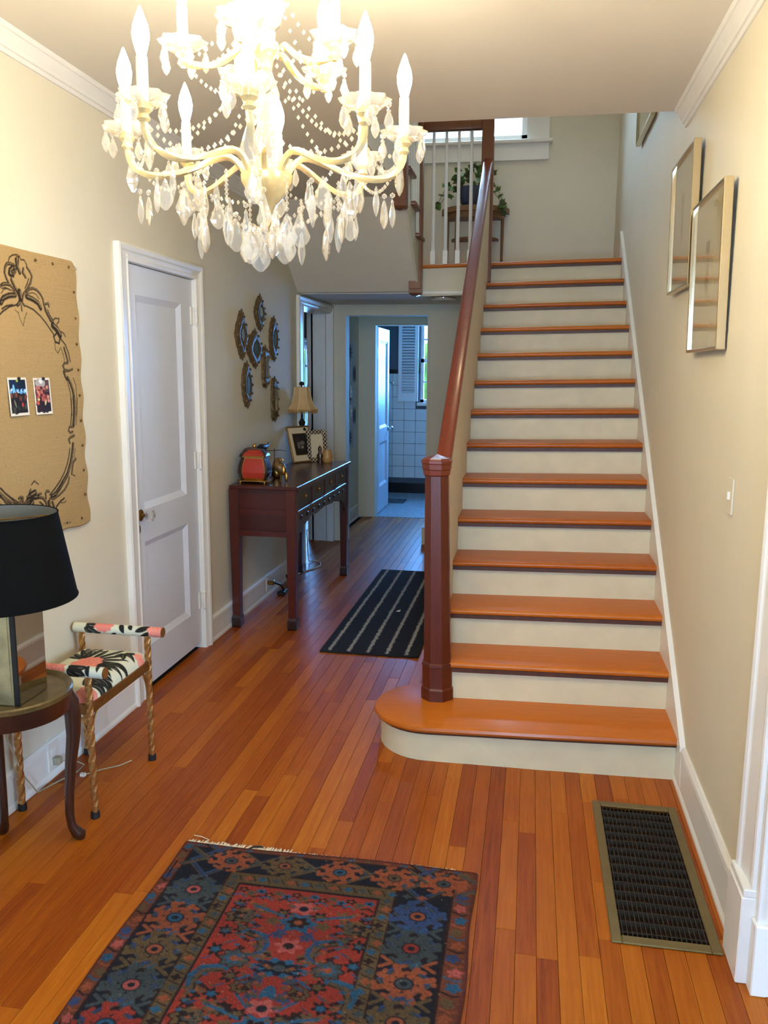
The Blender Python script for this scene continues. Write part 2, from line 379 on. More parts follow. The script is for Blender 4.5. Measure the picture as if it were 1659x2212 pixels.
# second storey shell around the stairwell
w = MB()
LWX0, LWX1, LWZ0, LWZ1 = -1.05, -0.11, 3.500, 4.75
w.box(-2.0, LWX0, 7.4, 7.52, 2.3, 5.4).box(LWX1, 0.63, 7.4, 7.52, 2.3, 5.4).box(LWX0, LWX1, 7.4, 7.52, 2.3, LWZ0).box(LWX0, LWX1, 7.4, 7.52, LWZ1, 5.4)
struct(w.build('wall_landing', M['wall']), 'cream wall behind the stair landing', 'wall')
w = MB()
w.box(-2.12, -2.0, 2.0, 7.52, 2.6, 5.4).box(-2.0, -1.83, OY0 - 1.2, 7.5, ZC + 0.005, 5.4).box(-2.12, 0.76, 1.9, 2.0, 3.1, 5.4)
struct(w.build('wall_upper', M['wall']), 'upper hall walls above the ceiling opening', 'wall')
struct(MB().box(-2.12, 0.76, 1.9, 7.52, 5.3, 5.4).build('ceiling_upper', M['ceiling']), 'upper hall ceiling over the stairwell', 'ceiling')

# ------------------------------------------------------------------ TRIM: crown, baseboards, casings
def crown(name, x, sgn, y0, y1, label):
    # profile in (out from wall, z)
    pr = [(0, 2.668), (0.008, 2.668), (0.012, 2.682), (0.020, 2.684), (0.024, 2.696), (0.036, 2.716), (0.044, 2.728), (0.050, 2.730), (0.056, 2.745), (0, 2.745)]
    mb = MB(); pts = [(x + sgn * a, z) for a, z in pr]; mb.prism(pts, 'y', y0, y1)
    return struct(mb.build(name, M['trim']), label, 'moulding')
crown('trim_1', XL, 1, -1.3, SY0, 'cream crown moulding along the left wall')
crown('trim_2', XR, -1, -1.3, 4.065, 'cream crown moulding on the right wall, cut off at stairwell')
def base(name, x, sgn, y0, y1, h, label, cap=True):
    pr = [(0, 0), (0.020, 0), (0.020, 0.012), (0.0136, 0.026), (0.0136, h - 0.03), (0.018, h - 0.026), (0.016, h - 0.012), (0.008, h), (0, h)]
    pts = [(x + sgn * a, z) for a, z in pr]; mb = MB().prism(pts, 'y', y0, y1)
    return struct(mb.build(name, M['trim']), label, 'baseboard')
base('baseboard_left', XL, 1, -1.3, 3.53, 0.152, 'white baseboard below the burlap wall hanging')
base('baseboard_middle', XL, 1, 4.48, 6.43, 0.156, 'white baseboard behind the console table')
base('baseboard_right', XR, -1, 2.255, 3.275, 0.19, 'white baseboard beside the floor register')
base('baseboard_passage', -1.86, 1, 7.76, 8.9, 0.15, 'white baseboard in the far passage')

def casing_leg(mb, x, sgn, ya, yb, z0, z1):
    """moulded upright: ya outer edge, yb inner edge; x wall face"""
    d = 1 if yb > ya else -1; wd = abs(yb - ya)
    pr = [(0, 0), (0.026, 0.0), (0.030, 0.012), (0.026, 0.026), (0.020, 0.034), (0.014, wd - 0.022), (0.018, wd - 0.014), (0.014, wd), (0, wd)]
    pts = [(x + sgn * a, ya + d * t) for a, t in pr]; mb.prism(pts, 'z', z0, z1)
def casing_head(mb, x, sgn, ya, yb, z0, z1):
    wd = z1 - z0
    pr = [(0, 0), (0.014, 0), (0.018, 0.014), (0.014, 0.022), (0.020, wd - 0.034), (0.026, wd - 0.026), (0.030, wd - 0.012), (0.026, wd), (0, wd)]
    mb.prism([(x + sgn * a, z0 + t) for a, t in pr], 'y', ya, yb)
mb = MB(); casing_leg(mb, XL, 1, 3.530, DY0, 0, 2.15); casing_leg(mb, XL, 1, 4.490, DY1, 0, 2.15)
casing_head(mb, XL, 1, 3.5325, 4.4875, DZ1, 2.156)
struct(mb.build('trim_3', M['trim']), 'white moulded casing around the closet door', 'casing')
mb = MB(); casing_leg(mb, XL, 1, 6.445, OY0 + 0.01, 0, 2.17); casing_head(mb, XL, 1, 6.448, 7.60, OZ1 - 0.003, 2.182)
mb.box(-2.0, -1.825, OY0 - 0.004, OY0 + 0.012, 0, OZ1).box(-2.0, -1.825, OY0, OY1, OZ1 - 0.012, OZ1 + 0.004)
mb.box(-2.0, -1.90, 7.585, 7.62, 0, OZ1); 
for xx in (-1.90, -1.872, -1.85): mb.box(xx, xx + 0.022, 7.578, 7.62, 0, 2.18)
mb.box(-1.83, -1.805, 7.572, 7.62, 0, 2.18)
mb.box(-2.05, -2.0, 6.5, OY0, 0, 2.2).box(-2.06, -1.90, 7.60, 7.70, 0, 2.2)
struct(mb.build('trim_4', M['trim']), 'white cased opening to the dining room past the console', 'casing')
mb = MB()
for xa in (-1.720, -0.940): mb.box(xa, xa + 0.025, 7.612, 7.77, 0, 2.10)
mb.box(-1.7185, -0.9165, 7.611, 7.771, 2.10, 2.13)
mb.box(-0.965, -0.925, 7.60, 7.63, 0, 0.16)
struct(mb.build('trim_5', M['wall']), 'cream jamb of the passage opening at hall end', 'casing')
mb = MB()
mb.box(-1.80, -1.691, 8.982, 9.01, 0, 2.208).box(-1.019, -0.92, 8.982, 9.01, 0, 2.208).box(-1.798, -0.922, 8.980, 9.01, 2.101, 2.21)
mb.box(-1.69, -1.671, 8.976, 9.119, 0, 2.099).box(-1.024, -1.006, 8.976, 9.119, 0, 2.099).box(-1.671, -1.024, 8.977, 9.118, 2.085, 2.099)
struct(mb.build('trim_6', M['wall']), 'cream casing around the bathroom door', 'casing')
# right doorway casing at the picture's edge: casing, plinth block, jamb
mb = MB()
casing_leg(mb, XR, -1, 2.25, 2.118, 0.27, 2.2)
mb.box(XR - 0.040, XR, 2.112, 2.26, 0, 0.25).box(XR - 0.036, XR, 2.114, 2.257, 0.25, 0.272)
mb.box(XR - 0.005, 0.765, 2.085, 2.118, 0, 2.17).box(XR + 0.02, XR + 0.05, 2.070, 2.09, 0, 2.17)
mb.box(XR - 0.012, 0.66, 2.068, 2.112, 0, 0.20)
mb.box(XR - 0.026, XR, 0.22, 2.25, 2.17, 2.28).box(XR - 0.026, XR, 0.22, 0.36, 0, 2.2)
struct(mb.build('trim_7', M['trim'], bevel=0.003), 'white doorway casing with plinth block at the lower right edge', 'casing')

# ------------------------------------------------------------------ CLOSET DOOR (door_1)
door = sroot('door_1', (XL - 0.02, DY0, 0), 'white two-panel closet door with glass knob', 'door')
def slab(parent, x_face, thick, sgn, y0, y1, z0, z1, panels, mat):
    """flat stiles and rails around recessed panels; x_face = room side"""
    mb = MB(); xb = x_face - sgn * thick
    xs = sorted((x_face, xb)); ys = [y0] + [v for p in panels[:1] for v in (p[0], p[1])] + [y1]
    mb.box(xs[0], xs[1], y0, panels[0][0], z0, z1).box(xs[0], xs[1], panels[0][1], y1, z0, z1)
    zz = [z0]
    for p in sorted(panels, key=lambda q: q[2]): zz += [p[2], p[3]]
    zz.append(z1)
    for a, b in zip(zz[0::2], zz[1::2]): mb.box(xs[0], xs[1], panels[0][0], panels[0][1], a, b)
    mb.build('door_frame', mat, parent)
    for (a, b, c, d) in panels:
        pm = MB(); e = 0.030; xr = x_face - sgn * 0.018
        o = [(x_face - sgn * 0.0005, a, c), (x_face - sgn * 0.0005, b, c), (x_face - sgn * 0.0005, b, d), (x_face - sgn * 0.0005, a, d)]
        i = [(xr, a + e, c + e), (xr, b - e, c + e), (xr, b - e, d - e), (xr, a + e, d - e)]
        pm.add(o + i, [(0, 1, 5, 4), (1, 2, 6, 5), (2, 3, 7, 6), (3, 0, 4, 7), (4, 5, 6, 7)]); pm.build('panel', mat, parent)
xf = XL - 0.012
slab(door, xf, 0.038, 1, DY0 + 0.004, DY1 - 0.004, 0.035, DZ1 - 0.006, [(3.745, 4.265, 0.235, 0.765), (3.745, 4.265, 0.925, 1.945)], M['door'])
kb = MB().lathe([(0.004, 0), (0.027, 0.001), (0.029, 0.006), (0.024, 0.010), (0.010, 0.013), (0.009, 0.030), (0.013, 0.034)], n=20)
kb.xf(Matrix.Translation((xf, 3.703, 0.905)) @ Matrix.Rotation(math.pi / 2, 4, 'Y')); kn = kb.build('knob_rose', M['brass'], door, True)
kg = MB().lathe([(0.008, 0.0), (0.024, 0.004), (0.030, 0.018), (0.027, 0.032), (0.016, 0.038), (0.002, 0.039)], n=12)
kg.xf(Matrix.Translation((xf + 0.034, 3.703, 0.905)) @ Matrix.Rotation(math.pi / 2, 4, 'Y')); kg.build('glass_knob', M['glassknob'], kn)
kp = MB().lathe([(0.002, 0), (0.011, 0), (0.011, 0.002), (0.002, 0.0025)], n=16, sx=1.8); kp.xf(Matrix.Translation((xf, 3.690, 0.838)) @ Matrix.Rotation(math.pi / 2, 4, 'Y')); kp.build('keyhole_plate', M['brass'], door)
for hz in (1.89, 1.10, 0.29):
    hb = MB().box(xf - 0.002, xf + 0.006, DY1 - 0.034, DY1 - 0.002, hz - 0.048, hz + 0.048).box(XL + 0.012, XL + 0.017, DY1 + 0.001, DY1 + 0.016, hz - 0.048, hz + 0.048)
    for k in range(5): hb.lathe([(0.009, -0.0085), (0.009, 0.0085)], (xf + 0.022, DY1 - 0.004, hz - 0.036 + 0.018 * k), 10)
    hb.lathe([(0.001, -0.006), (0.006, 0), (0.002, 0.005)], (xf + 0.022, DY1 - 0.004, hz - 0.054), 8)
    hb.build('hinge', M['trim'], door, True)
# jamb of the closet
mb = MB().box(-2.0, XL + 0.001, DY0 - 0.003, DY0 + 0.002, 0, DZ1).box(-2.0, XL + 0.001, DY1 - 0.002, DY1 + 0.003, 0, DZ1).box(-2.0, XL + 0.001, DY0, DY1, DZ1 - 0.002, DZ1 + 0.003)
mb.box(-2.02, -1.98, DY0 - 0.1, DY1 + 0.1, 0, DZ1 + .05)
struct(mb.build('trim_8', M['trim']), 'closet door jamb', 'casing')

# ------------------------------------------------------------------ BATHROOM DOOR (door_2), standing open into the bathroom
door2 = sroot('door_2', (-1.68, 9.14, 0), 'white panelled bathroom door standing open', 'door')
slab(door2, -1.668, 0.036, 1, 9.145, 9.86, 0.012, 2.075, [(9.25, 9.755, 0.30, 0.80), (9.25, 9.755, 0.96, 1.94)], M['door'])
kn2 = MB().lathe([(0.004, 0), (0.026, 0.002), (0.022, 0.008), (0.009, 0.012), (0.009, 0.028), (0.026, 0.034), (0.030, 0.048), (0.018, 0.062), (0.002, 0.063)], n=14)
kn2.xf(Matrix.Translation((-1.668, 9.80, 0.93)) @ Matrix.Rotation(math.pi / 2, 4, 'Y')); kn2.build('glass_knob', M['chrome'], door2, True)
for hz in (1.80, 1.25, 0.55): MB().box(-1.69, -1.672, 9.12, 9.15, hz - 0.06, hz + 0.06).build('hinge', M['trim'], door2)

# ------------------------------------------------------------------ WINDOWS
def window_y(name, label, x0, x1, z0, z1, y, nx, nz, frame=0.05, casing=None, sill=True):
    """sash window in a wall facing -y at depth y"""
    r = sroot(name, ((x0 + x1) / 2, y, z0), label, 'window')
    mb = MB(); mb.box(x0, x0 + frame, y + 0.03, y + 0.08, z0, z1).box(x1 - frame, x1, y + 0.03, y + 0.08, z0, z1).box(x0, x1, y + 0.03, y + 0.08, z0, z0 + frame).box(x0, x1, y + 0.03, y + 0.08, z1 - frame, z1)
    zm = (z0 + z1) / 2; mb.box(x0, x1, y + 0.03, y + 0.075, zm - 0.025, zm + 0.025); mb.build('sash', M['trim'], r)
    mu = MB()
    for i in range(1, nx): xx = x0 + frame + (x1 - x0 - 2 * frame) * i / nx; mu.box(xx - 0.011, xx + 0.011, y + 0.035, y + 0.07, z0, z1)
    for j in range(1, nz):
        zz = z0 + (z1 - z0) * j / nz
        if abs(zz - zm) > 0.03: mu.box(x0, x1, y + 0.035, y + 0.07, zz - 0.011, zz + 0.011)
    if mu.v: mu.build('muntin', M['trim'], r)
    for i in range(nx):
        for j in range(nz):
            a = x0 + (x1 - x0) * i / nx; b = x0 + (x1 - x0) * (i + 1) / nx; c = z0 + (z1 - z0) * j / nz; d = z0 + (z1 - z0) * (j + 1) / nz
            MB().box(a + 0.012, b - 0.012, y + 0.050, y + 0.053, c + 0.012, d - 0.012).build('pane', M['pane'], r)
    if casing:
        c = casing; mb = MB(); mb.box(x0 - c, x0, y - 0.02, y, z0 - 0.02, z1 + c).box(x1, x1 + c, y - 0.02, y, z0 - 0.02, z1 + c).box(x0, x1, y - 0.02, y, z1, z1 + c); mb.build('window_casing', M['trim'], r)
    if sill:
        c = casing or 0.05
        MB().box(x0 - c - 0.03, x1 + c + 0.03, y - 0.06, y + 0.03, z0 - 0.035, z0 - 0.005).build('window_sill', M['trim'], r, bevel=0.006)
        mb = MB().box(x0 - c, x1 + c, y - 0.022, y, z0 - 0.16, z0 - 0.035).box(x0 - c, x1 + c, y - 0.030, y, z0 - 0.165, z0 - 0.150); mb.build('apron', M['trim'], r)
    return r
wl = window_y('window_1', 'bright landing window above the plant stand', LWX0, LWX1, LWZ0, LWZ1, 7.4, 2, 2, 0.045, 0.18)
wb = window_y('window_2', 'bright bathroom window beside the louvred shutter', -1.43, -0.85, 1.2, 2.28, 10.9, 3, 4, 0.04, None, False)
MB().box(-1.47, -0.82, 10.865, 10.9, 1.16, 1.20).build('window_sill', M['trim'], wb)
wd = window_y('window_3', 'dining room window with garden greenery outside', WX0, WX1, 0.85, 1.93, 10.8, 2, 4, 0.05, 0.09)
wf = window_y('window_4', 'glazed front door light behind the viewer', -0.48, 0.54, 0.75, 2.05, -1.40, 3, 3, 0.05, None, False)
# parlour window
r = sroot('window_5', (4.0, -0.15, 0.7), 'parlour window beyond the right doorway', 'window')
mb = MB().box(4.03, 4.08, -1.15, -1.09, 0.7, 2.3).box(4.03, 4.08, 0.79, 0.85, 0.7, 2.3).box(4.03, 4.08, -1.15, 0.85, 0.7, 0.76).box(4.03, 4.08, -1.15, 0.85, 2.24, 2.3).box(4.03, 4.08, -1.15, 0.85, 1.47, 1.53).box(4.03, 4.08, -0.18, -0.12, 0.7, 2.3); mb.build('sash', M['trim'], r)
for ya in (-1.09, -0.12):
    for za in (0.76, 1.53): MB().box(4.05, 4.053, ya, ya + 0.91, za, za + 0.71).build('pane', M['pane'], r)
# ------------------------------------------------------------------ MAIN STAIRCASE
SXR, SXL, SY, RUN, RISE = 0.6155, -0.352, 3.262, 0.2497, 0.1733
def tz(z, x): return z - 0.0202 * (SXR - x)          # the old flight sags a little to the open side
stair = thing('staircase', (0.13, SY, 0), 'straight wooden staircase with orange oak treads and white risers', 'staircase')
def xbox(mb, x0, x1, y0, y1, z0, z1):
    vs = [(x, y, tz(z, x)) for z in (z0, z1) for y in (y0, y1) for x in (x0, x1)]
    return mb.add(vs, [(0, 2, 3, 1), (4, 5, 7, 6), (0, 1, 5, 4), (2, 6, 7, 3), (0, 4, 6, 2), (1, 3, 7, 5)])
def tread_prof(y0, y1, zt, th=0.028):
    r = th / 2; p = []
    for k in range(7):
        a = math.pi / 2 + math.pi * k / 6
        p.append((y0 + r + r * math.cos(a), zt - r + r * math.sin(a)))
    return p + [(y1, zt - th), (y1, zt)]
for i in range(2, 14):
    yn = SY + RUN * (i - 1); zt = RISE * i + 0.0066
    mb = MB(); pr = tread_prof(yn, yn + RUN + 0.045, zt); n = len(pr)
    vs = [(SXL, y, tz(z, SXL)) for y, z in pr] + [(SXR, y, tz(z, SXR)) for y, z in pr]
    mb.add(vs, [tuple(range(n)), tuple(range(2 * n - 1, n - 1, -1))] + [(k, (k + 1) % n, n + (k + 1) % n, n + k) for k in range(n)])
    t = mb.build('tread', M['tread'], stair, True)
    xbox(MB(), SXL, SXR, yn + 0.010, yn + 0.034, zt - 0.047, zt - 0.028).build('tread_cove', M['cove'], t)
    xbox(MB(), SXL, SXR, yn + 0.028, yn + 0.05, zt - RISE - 0.004, zt - 0.028).build('riser', M['riser'], stair)
# bullnose starting step
BC, BR = (-0.378, 3.462), 0.258
def bull(y_front, rad, y_back, n=18):
    pts = [(SXR, y_back), (SXR, y_front + 0.022), (0.1, y_front + 0.006), (BC[0], BC[1] - rad)]
    for k in range(1, n): a = -math.pi / 2 - math.pi * k / n; pts.append((BC[0] + rad * math.cos(a), BC[1] + rad * math.sin(a)))
    return pts + [(BC[0], BC[1] + rad), (SXL, BC[1] + rad), (SXL, y_back)] if BC[1] + rad > y_back else pts + [(BC[0], BC[1] + rad), (SXL, y_back)]
def bull_mb(rad, z0, z1, round_edge=0.0):
    mb = MB(); base = bull(BC[1] - rad, rad, 3.60)
    lay = [(0, z0), (0, z1)]
    if round_edge: r = round_edge; lay = [(r, z0), (r * 0.3, z0 + r * 0.3), (0, z0 + r), (r * 0.3, z1 - r * 0.3), (r, z1)]
    rings = []
    for ins, z in lay:
        pts = bull(BC[1] - rad + ins, rad - ins, 3.60); rings.append([(x, y, tz(z, x)) for x, y in pts])
    return mb.ring(rings)
zt1 = RISE + 0.0066
bull_mb(BR, zt1 - 0.028, zt1, 0.013).build('tread', M['tread'], stair, True)
bull_mb(BR - 0.022, zt1 - 0.040, zt1 - 0.028).build('tread_cove', M['cove'], stair, True)  # thin dark cove, its colour also drawing the shadow line under the first tread
bull_mb(BR - 0.030, -0.001, zt1 - 0.028).build('riser', M['riser'], stair, True)
# landing: nosing, boards, fascia
zl = RISE * 14 + 0.0066; yl = SY + RUN * 13
mb = MB(); pr = tread_prof(yl, yl + 0.12, zl); n = len(pr); X0, X1 = -0.872, SXR
vs = [(X0, y, tz(z, X0)) for y, z in pr] + [(X1, y, tz(z, X1)) for y, z in pr]
mb.add(vs, [tuple(range(n)), tuple(range(2 * n - 1, n - 1, -1))] + [(k, (k + 1) % n, n + (k + 1) % n, n + k) for k in range(n)])
mb.build('landing_nosing', M['tread'], stair, True)
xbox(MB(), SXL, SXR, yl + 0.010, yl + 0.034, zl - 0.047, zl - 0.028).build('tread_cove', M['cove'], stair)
xbox(MB(), SXL, SXR, yl + 0.028, yl + 0.05, zl - RISE, zl - 0.028).build('riser', M['riser'], stair)
for k in range(8):
    y0 = yl + 0.12 + k * 0.097; xbox(MB(), -1.83, 0.63, y0 + 0.0006, min(y0 + 0.0964, 7.4), zl - 0.028, zl - 0.001).build('landing_board', M['tread'], stair)
xbox(MB(), -0.872, SXL - 0.04, yl + 0.028, yl + 0.06, 2.20, zl - 0.028).build('landing_fascia', M['wall'], stair)
MB().box(-0.872, -0.39, yl + 0.022, yl + 0.06, 2.190, 2.206).build('fascia_bead', M['trim'], stair)
# half wall and end of the flight
sl = RISE / RUN
RZ = lambda y: 1.232 + 0.682 * (y - 3.65)
mb = MB().prism([(3.60, 0), (6.47, 0), (6.47, RZ(6.47) - 0.045), (3.60, RZ(3.60) - 0.045)], 'x', -0.392, SXL)
mb.box(-0.392, SXL, 6.47, 7.62, 0, 2.196)
mb.build('half_wall', M['wall'], stair)
mb = MB().prism([(3.605, RZ(3.605) - 0.045), (6.46, RZ(6.46) - 0.045), (6.46, RZ(6.46)), (3.605, RZ(3.605))], 'x', -0.404, -0.336)
mb.build('handrail', M['railwood'], stair, True, bevel=0.010, seg=3)
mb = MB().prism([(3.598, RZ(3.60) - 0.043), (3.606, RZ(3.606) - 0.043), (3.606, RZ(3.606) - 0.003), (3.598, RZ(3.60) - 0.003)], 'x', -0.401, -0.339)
mb.build('rail_end_highlight', M['white'], stair)  # white face paints in the highlight on the handrail's end grain
base('baseboard_stair', -0.392, -1, 3.74, 7.60, 0.152, 'white baseboard along the hall side of the stair wall')
# right skirting board with its bead
SK = lambda y: 0.18 + sl * (y - SY) + 0.085
mb = MB().prism([(3.13, 0.0), (3.27, 0.0), (3.5, 0.02), (6.69, 2.30), (6.69, SK(6.69) - 0.005), (3.15, 0.188)], 'x', SXR, 0.631); mb.build('skirt_board', M['trim'], stair)
mb = MB().prism([(3.145, 0.170), (6.695, SK(6.695) - 0.022), (6.695, SK(6.695)), (3.145, 0.19)], 'x', SXR - 0.006, 0.631); mb.build('skirt_bead', M['trim'], stair)
# starting newel, eight sided, leaning a touch
def lean(mb):
    mb.v = [(x - 0.021 * max(0, z - 0.18), y, z) for x, y, z in mb.v]; return mb
NC = (-0.366, 3.545, 0)
zb = tz(zt1, NC[0])
nw = lean(MB().lathe([(0.0765, zb), (0.0765, zb + 0.05), (0.071, zb + 0.058), (0.0705, zb + 0.152), (0.073, zb + 0.156), (0.072, zb + 0.166), (0.064, zb + 0.172), (0.0535, 1.165)], NC, 8, math.pi / 8)).build('newel_post', M['mahogany'], stair)
lean(MB().lathe([(0.0535, 1.160), (0.060, 1.166), (0.062, 1.186), (0.066, 1.190), (0.067, 1.212), (0.070, 1.216), (0.070, 1.228), (0.062, 1.231), (0.060, 1.236), (0.044, 1.240), (0.002, 1.252)], NC, 8, math.pi / 8)).build('newel_cap', M['mahogany'], nw)
# landing newels, rail and balusters of the landing edge
p = MB().box(-0.420, -0.332, 6.44, 6.53, 2.262, 4.05).build('newel_post', M['postwood'], stair, bevel=0.004)
n2 = MB().box(-0.940, -0.846, 6.40, 6.495, 2.215, 3.75).build('newel_post', M['postwood'], stair, bevel=0.004)
MB().lathe([(0.066, 0.05), (0.066, 0.02), (0.050, 0.006), (0.02, 0.0), (0.002, -0.004)], (-0.893, 6.45, 2.165), 4, math.pi / 4).build('newel_drop', M['postwood'], n2)
mb = MB().box(-0.85, -0.415, 6.455, 6.515, 3.345, 3.415); mb.build('landing_rail', M['postwood'], stair, True, bevel=0.012, seg=2)
for xb in (-0.777, -0.683, -0.590, -0.497):
    b = MB().box(xb - 0.018, xb + 0.018, 6.532, 6.568, tz(zl, xb) - 0.001, 2.505)
    b.lathe([(0.017, 2.505), (0.014, 2.53), (0.013, 3.0), (0.010, 3.36)], (xb, 6.55, 0), 8); b.v = [(x, y - 0.05 * (z - 2.4) / 0.95, z) for x, y, z in b.v]
    b.build('baluster', M['trim'], stair, True)

# ------------------------------------------------------------------ UPPER FLIGHT turning back toward the viewer
st2 = stair
prof = [(6.49, 2.2), (SY0, ZC)]
top = [(SY0, 3.10)]
for j in (3, 2, 1): top += [(6.47 - 0.25 * j, 2.42 + 0.173 * j - 0.03), (6.47 - 0.25 * (j - 1), 2.42 + 0.173 * j - 0.03)]
top += [(6.49, 2.5)]
MB().prism(prof + top, 'x', -0.888, -0.868).build('stringer', M['wall'], st2)
for j in (1, 2, 3):
    zt = 2.42 + 0.173 * j; y1 = 6.47 - 0.25 * (j - 1) + 0.03; y0 = 6.47 - 0.25 * j
    MB().box(-1.83, -0.832, y0, y1, zt - 0.03, zt).build('tread', M['postwood'], st2, True, bevel=0.010, seg=2)
    MB().box(-1.83, -0.868, y1 - 0.05, y1 - 0.03, zt - 0.173, zt - 0.03).build('riser', M['riser'], st2)
    for q in (0.06, 0.18):
        MB().lathe([(0.016, zt), (0.012, zt + 0.06), (0.011, zt + 0.80)], (-0.878, y0 + q, 0), 8).build('baluster', M['trim'], st2, True)
n3 = MB().box(-0.940, -0.846, 5.60, 5.695, 2.70, 4.3).build('newel_post', M['postwood'], st2, bevel=0.004)
MB().lathe([(0.066, 0.06), (0.066, 0.02), (0.050, 0.006), (0.02, 0.0), (0.002, -0.004)], (-0.893, 5.648, 2.645), 4, math.pi / 4).build('newel_drop', M['postwood'], n3)
MB().prism([(6.40, 3.33), (5.69, 3.86), (5.69, 3.92), (6.40, 3.39)], 'x', -0.92, -0.866).build('handrail', M['postwood'], st2, bevel=0.008, seg=2)
# ceiling lamp added out of sight above the stairwell to warm the landing
ul = thing('added_ceiling_lamp', (-0.2, 5.3, 5.1), 'unseen round ceiling lamp added to warm the landing', 'ceiling lamp')
MB().lathe([(0.02, 5.30), (0.10, 5.295), (0.11, 5.27), (0.10, 5.26)], (-0.2, 5.3, 0), 20).build('lamp_plate', M['gold'], ul, True)
MB().ball((-0.2, 5.3, 5.20), 0.09, 16, 10).build('glass_globe', emit('globe_glow', (1.0, 0.84, 0.54, 1), 60.0), ul, True)
# upper hall guard rail along the ceiling opening
gr = thing('guard_rail', (-0.9, 4.85, 3.10), 'upper hall guard rail above the ceiling edge', 'railing')
MB().box(-0.925, -0.87, 4.09, 5.60, 3.92, 3.98).build('handrail', M['postwood'], gr, bevel=0.008)
for k in range(12): MB().lathe([(0.016, 3.10), (0.012, 3.2), (0.011, 3.93)], (-0.898, 4.2 + 0.115 * k, 0), 6).build('baluster', M['trim'], gr, True)
# ------------------------------------------------------------------ small painter for prints, rugs and cloth (colours stored on dense meshes)
class Canvas:
    def __init__(s, w, h, nx, ny, col):
        s.w, s.h, s.nx, s.ny = w, h, nx, ny
        s.x = np.linspace(0, w, nx); s.y = np.linspace(0, h, ny); s.px = max(w / nx, h / ny)
        s.a = np.empty((ny, nx, 3)); s.a[:] = col[:3]
    def _win(s, x0, x1, y0, y1):
        i0 = max(0, int((x0 / s.w) * (s.nx - 1)) - 1); i1 = min(s.nx, int((x1 / s.w) * (s.nx - 1)) + 3)
        j0 = max(0, int((y0 / s.h) * (s.ny - 1)) - 1); j1 = min(s.ny, int((y1 / s.h) * (s.ny - 1)) + 3)
        if i1 <= i0 or j1 <= j0: return None
        X, Y = np.meshgrid(s.x[i0:i1], s.y[j0:j1]); return (slice(j0, j1), slice(i0, i1)), X, Y
    def _mix(s, sl, al, col):
        al = np.clip(al, 0, 1)[..., None]; s.a[sl] = s.a[sl] * (1 - al) + np.array(col[:3]) * al
    def ell(s, cx, cy, rx, ry, col, rot=0.0, wob=0, amp=0.0, op=1.0):
        R = max(rx, ry) * (1 + amp) + s.px; q = s._win(cx - R, cx + R, cy - R, cy + R)
        if not q: return
        sl, X, Y = q; c, n = math.cos(rot), math.sin(rot); U = (X - cx) * c + (Y - cy) * n; V = -(X - cx) * n + (Y - cy) * c
        rr = np.sqrt((U / rx) ** 2 + (V / ry) ** 2)
        if wob: rr = rr / (1 + amp * np.cos(wob * np.arctan2(V / ry, U / rx)))
        s._mix(sl, op * ((1 - rr) * min(rx, ry) / s.px + 0.5), col)
    def line(s, pts, wd, col, op=1.0):
        for (ax, ay), (bx, by) in zip(pts[:-1], pts[1:]):
            q = s._win(min(ax, bx) - wd, max(ax, bx) + wd, min(ay, by) - wd, max(ay, by) + wd)
            if not q: continue
            sl, X, Y = q; dx, dy = bx - ax, by - ay; L2 = dx * dx + dy * dy + 1e-12
            t = np.clip(((X - ax) * dx + (Y - ay) * dy) / L2, 0, 1); d = np.hypot(X - ax - t * dx, Y - ay - t * dy)
            s._mix(sl, op * ((wd / 2 - d) / s.px + 0.5), col)
    def rect(s, x0, x1, y0, y1, col, op=1.0):
        q = s._win(x0, x1, y0, y1)
        if not q: return
        sl, X, Y = q; d = np.minimum(np.minimum(X - x0, x1 - X), np.minimum(Y - y0, y1 - Y)); s._mix(sl, op * (d / s.px + 0.5), col)
    def leaf(s, x0, y0, x1, y1, wd, col):
        mx, my = (x0 + x1) / 2, (y0 + y1) / 2; L = math.hypot(x1 - x0, y1 - y0) / 2
        q = s._win(mx - L, mx + L, my - L, my + L)
        if not q: return
        sl, X, Y = q; c, n = (x1 - x0) / (2 * L), (y1 - y0) / (2 * L); U = ((X - mx) * c + (Y - my) * n) / L; V = np.abs(-(X - mx) * n + (Y - my) * c)
        lim = wd / 2 * np.clip(1 - U * U, 0, 1) ** 0.8; s._mix(sl, ((lim - V) / s.px + 0.5) * (np.abs(U) <= 1), col)
    def noise(s, amt): s.a *= (1 + amt * (rng.random((s.ny, s.nx, 1)) - 0.5) * 2)
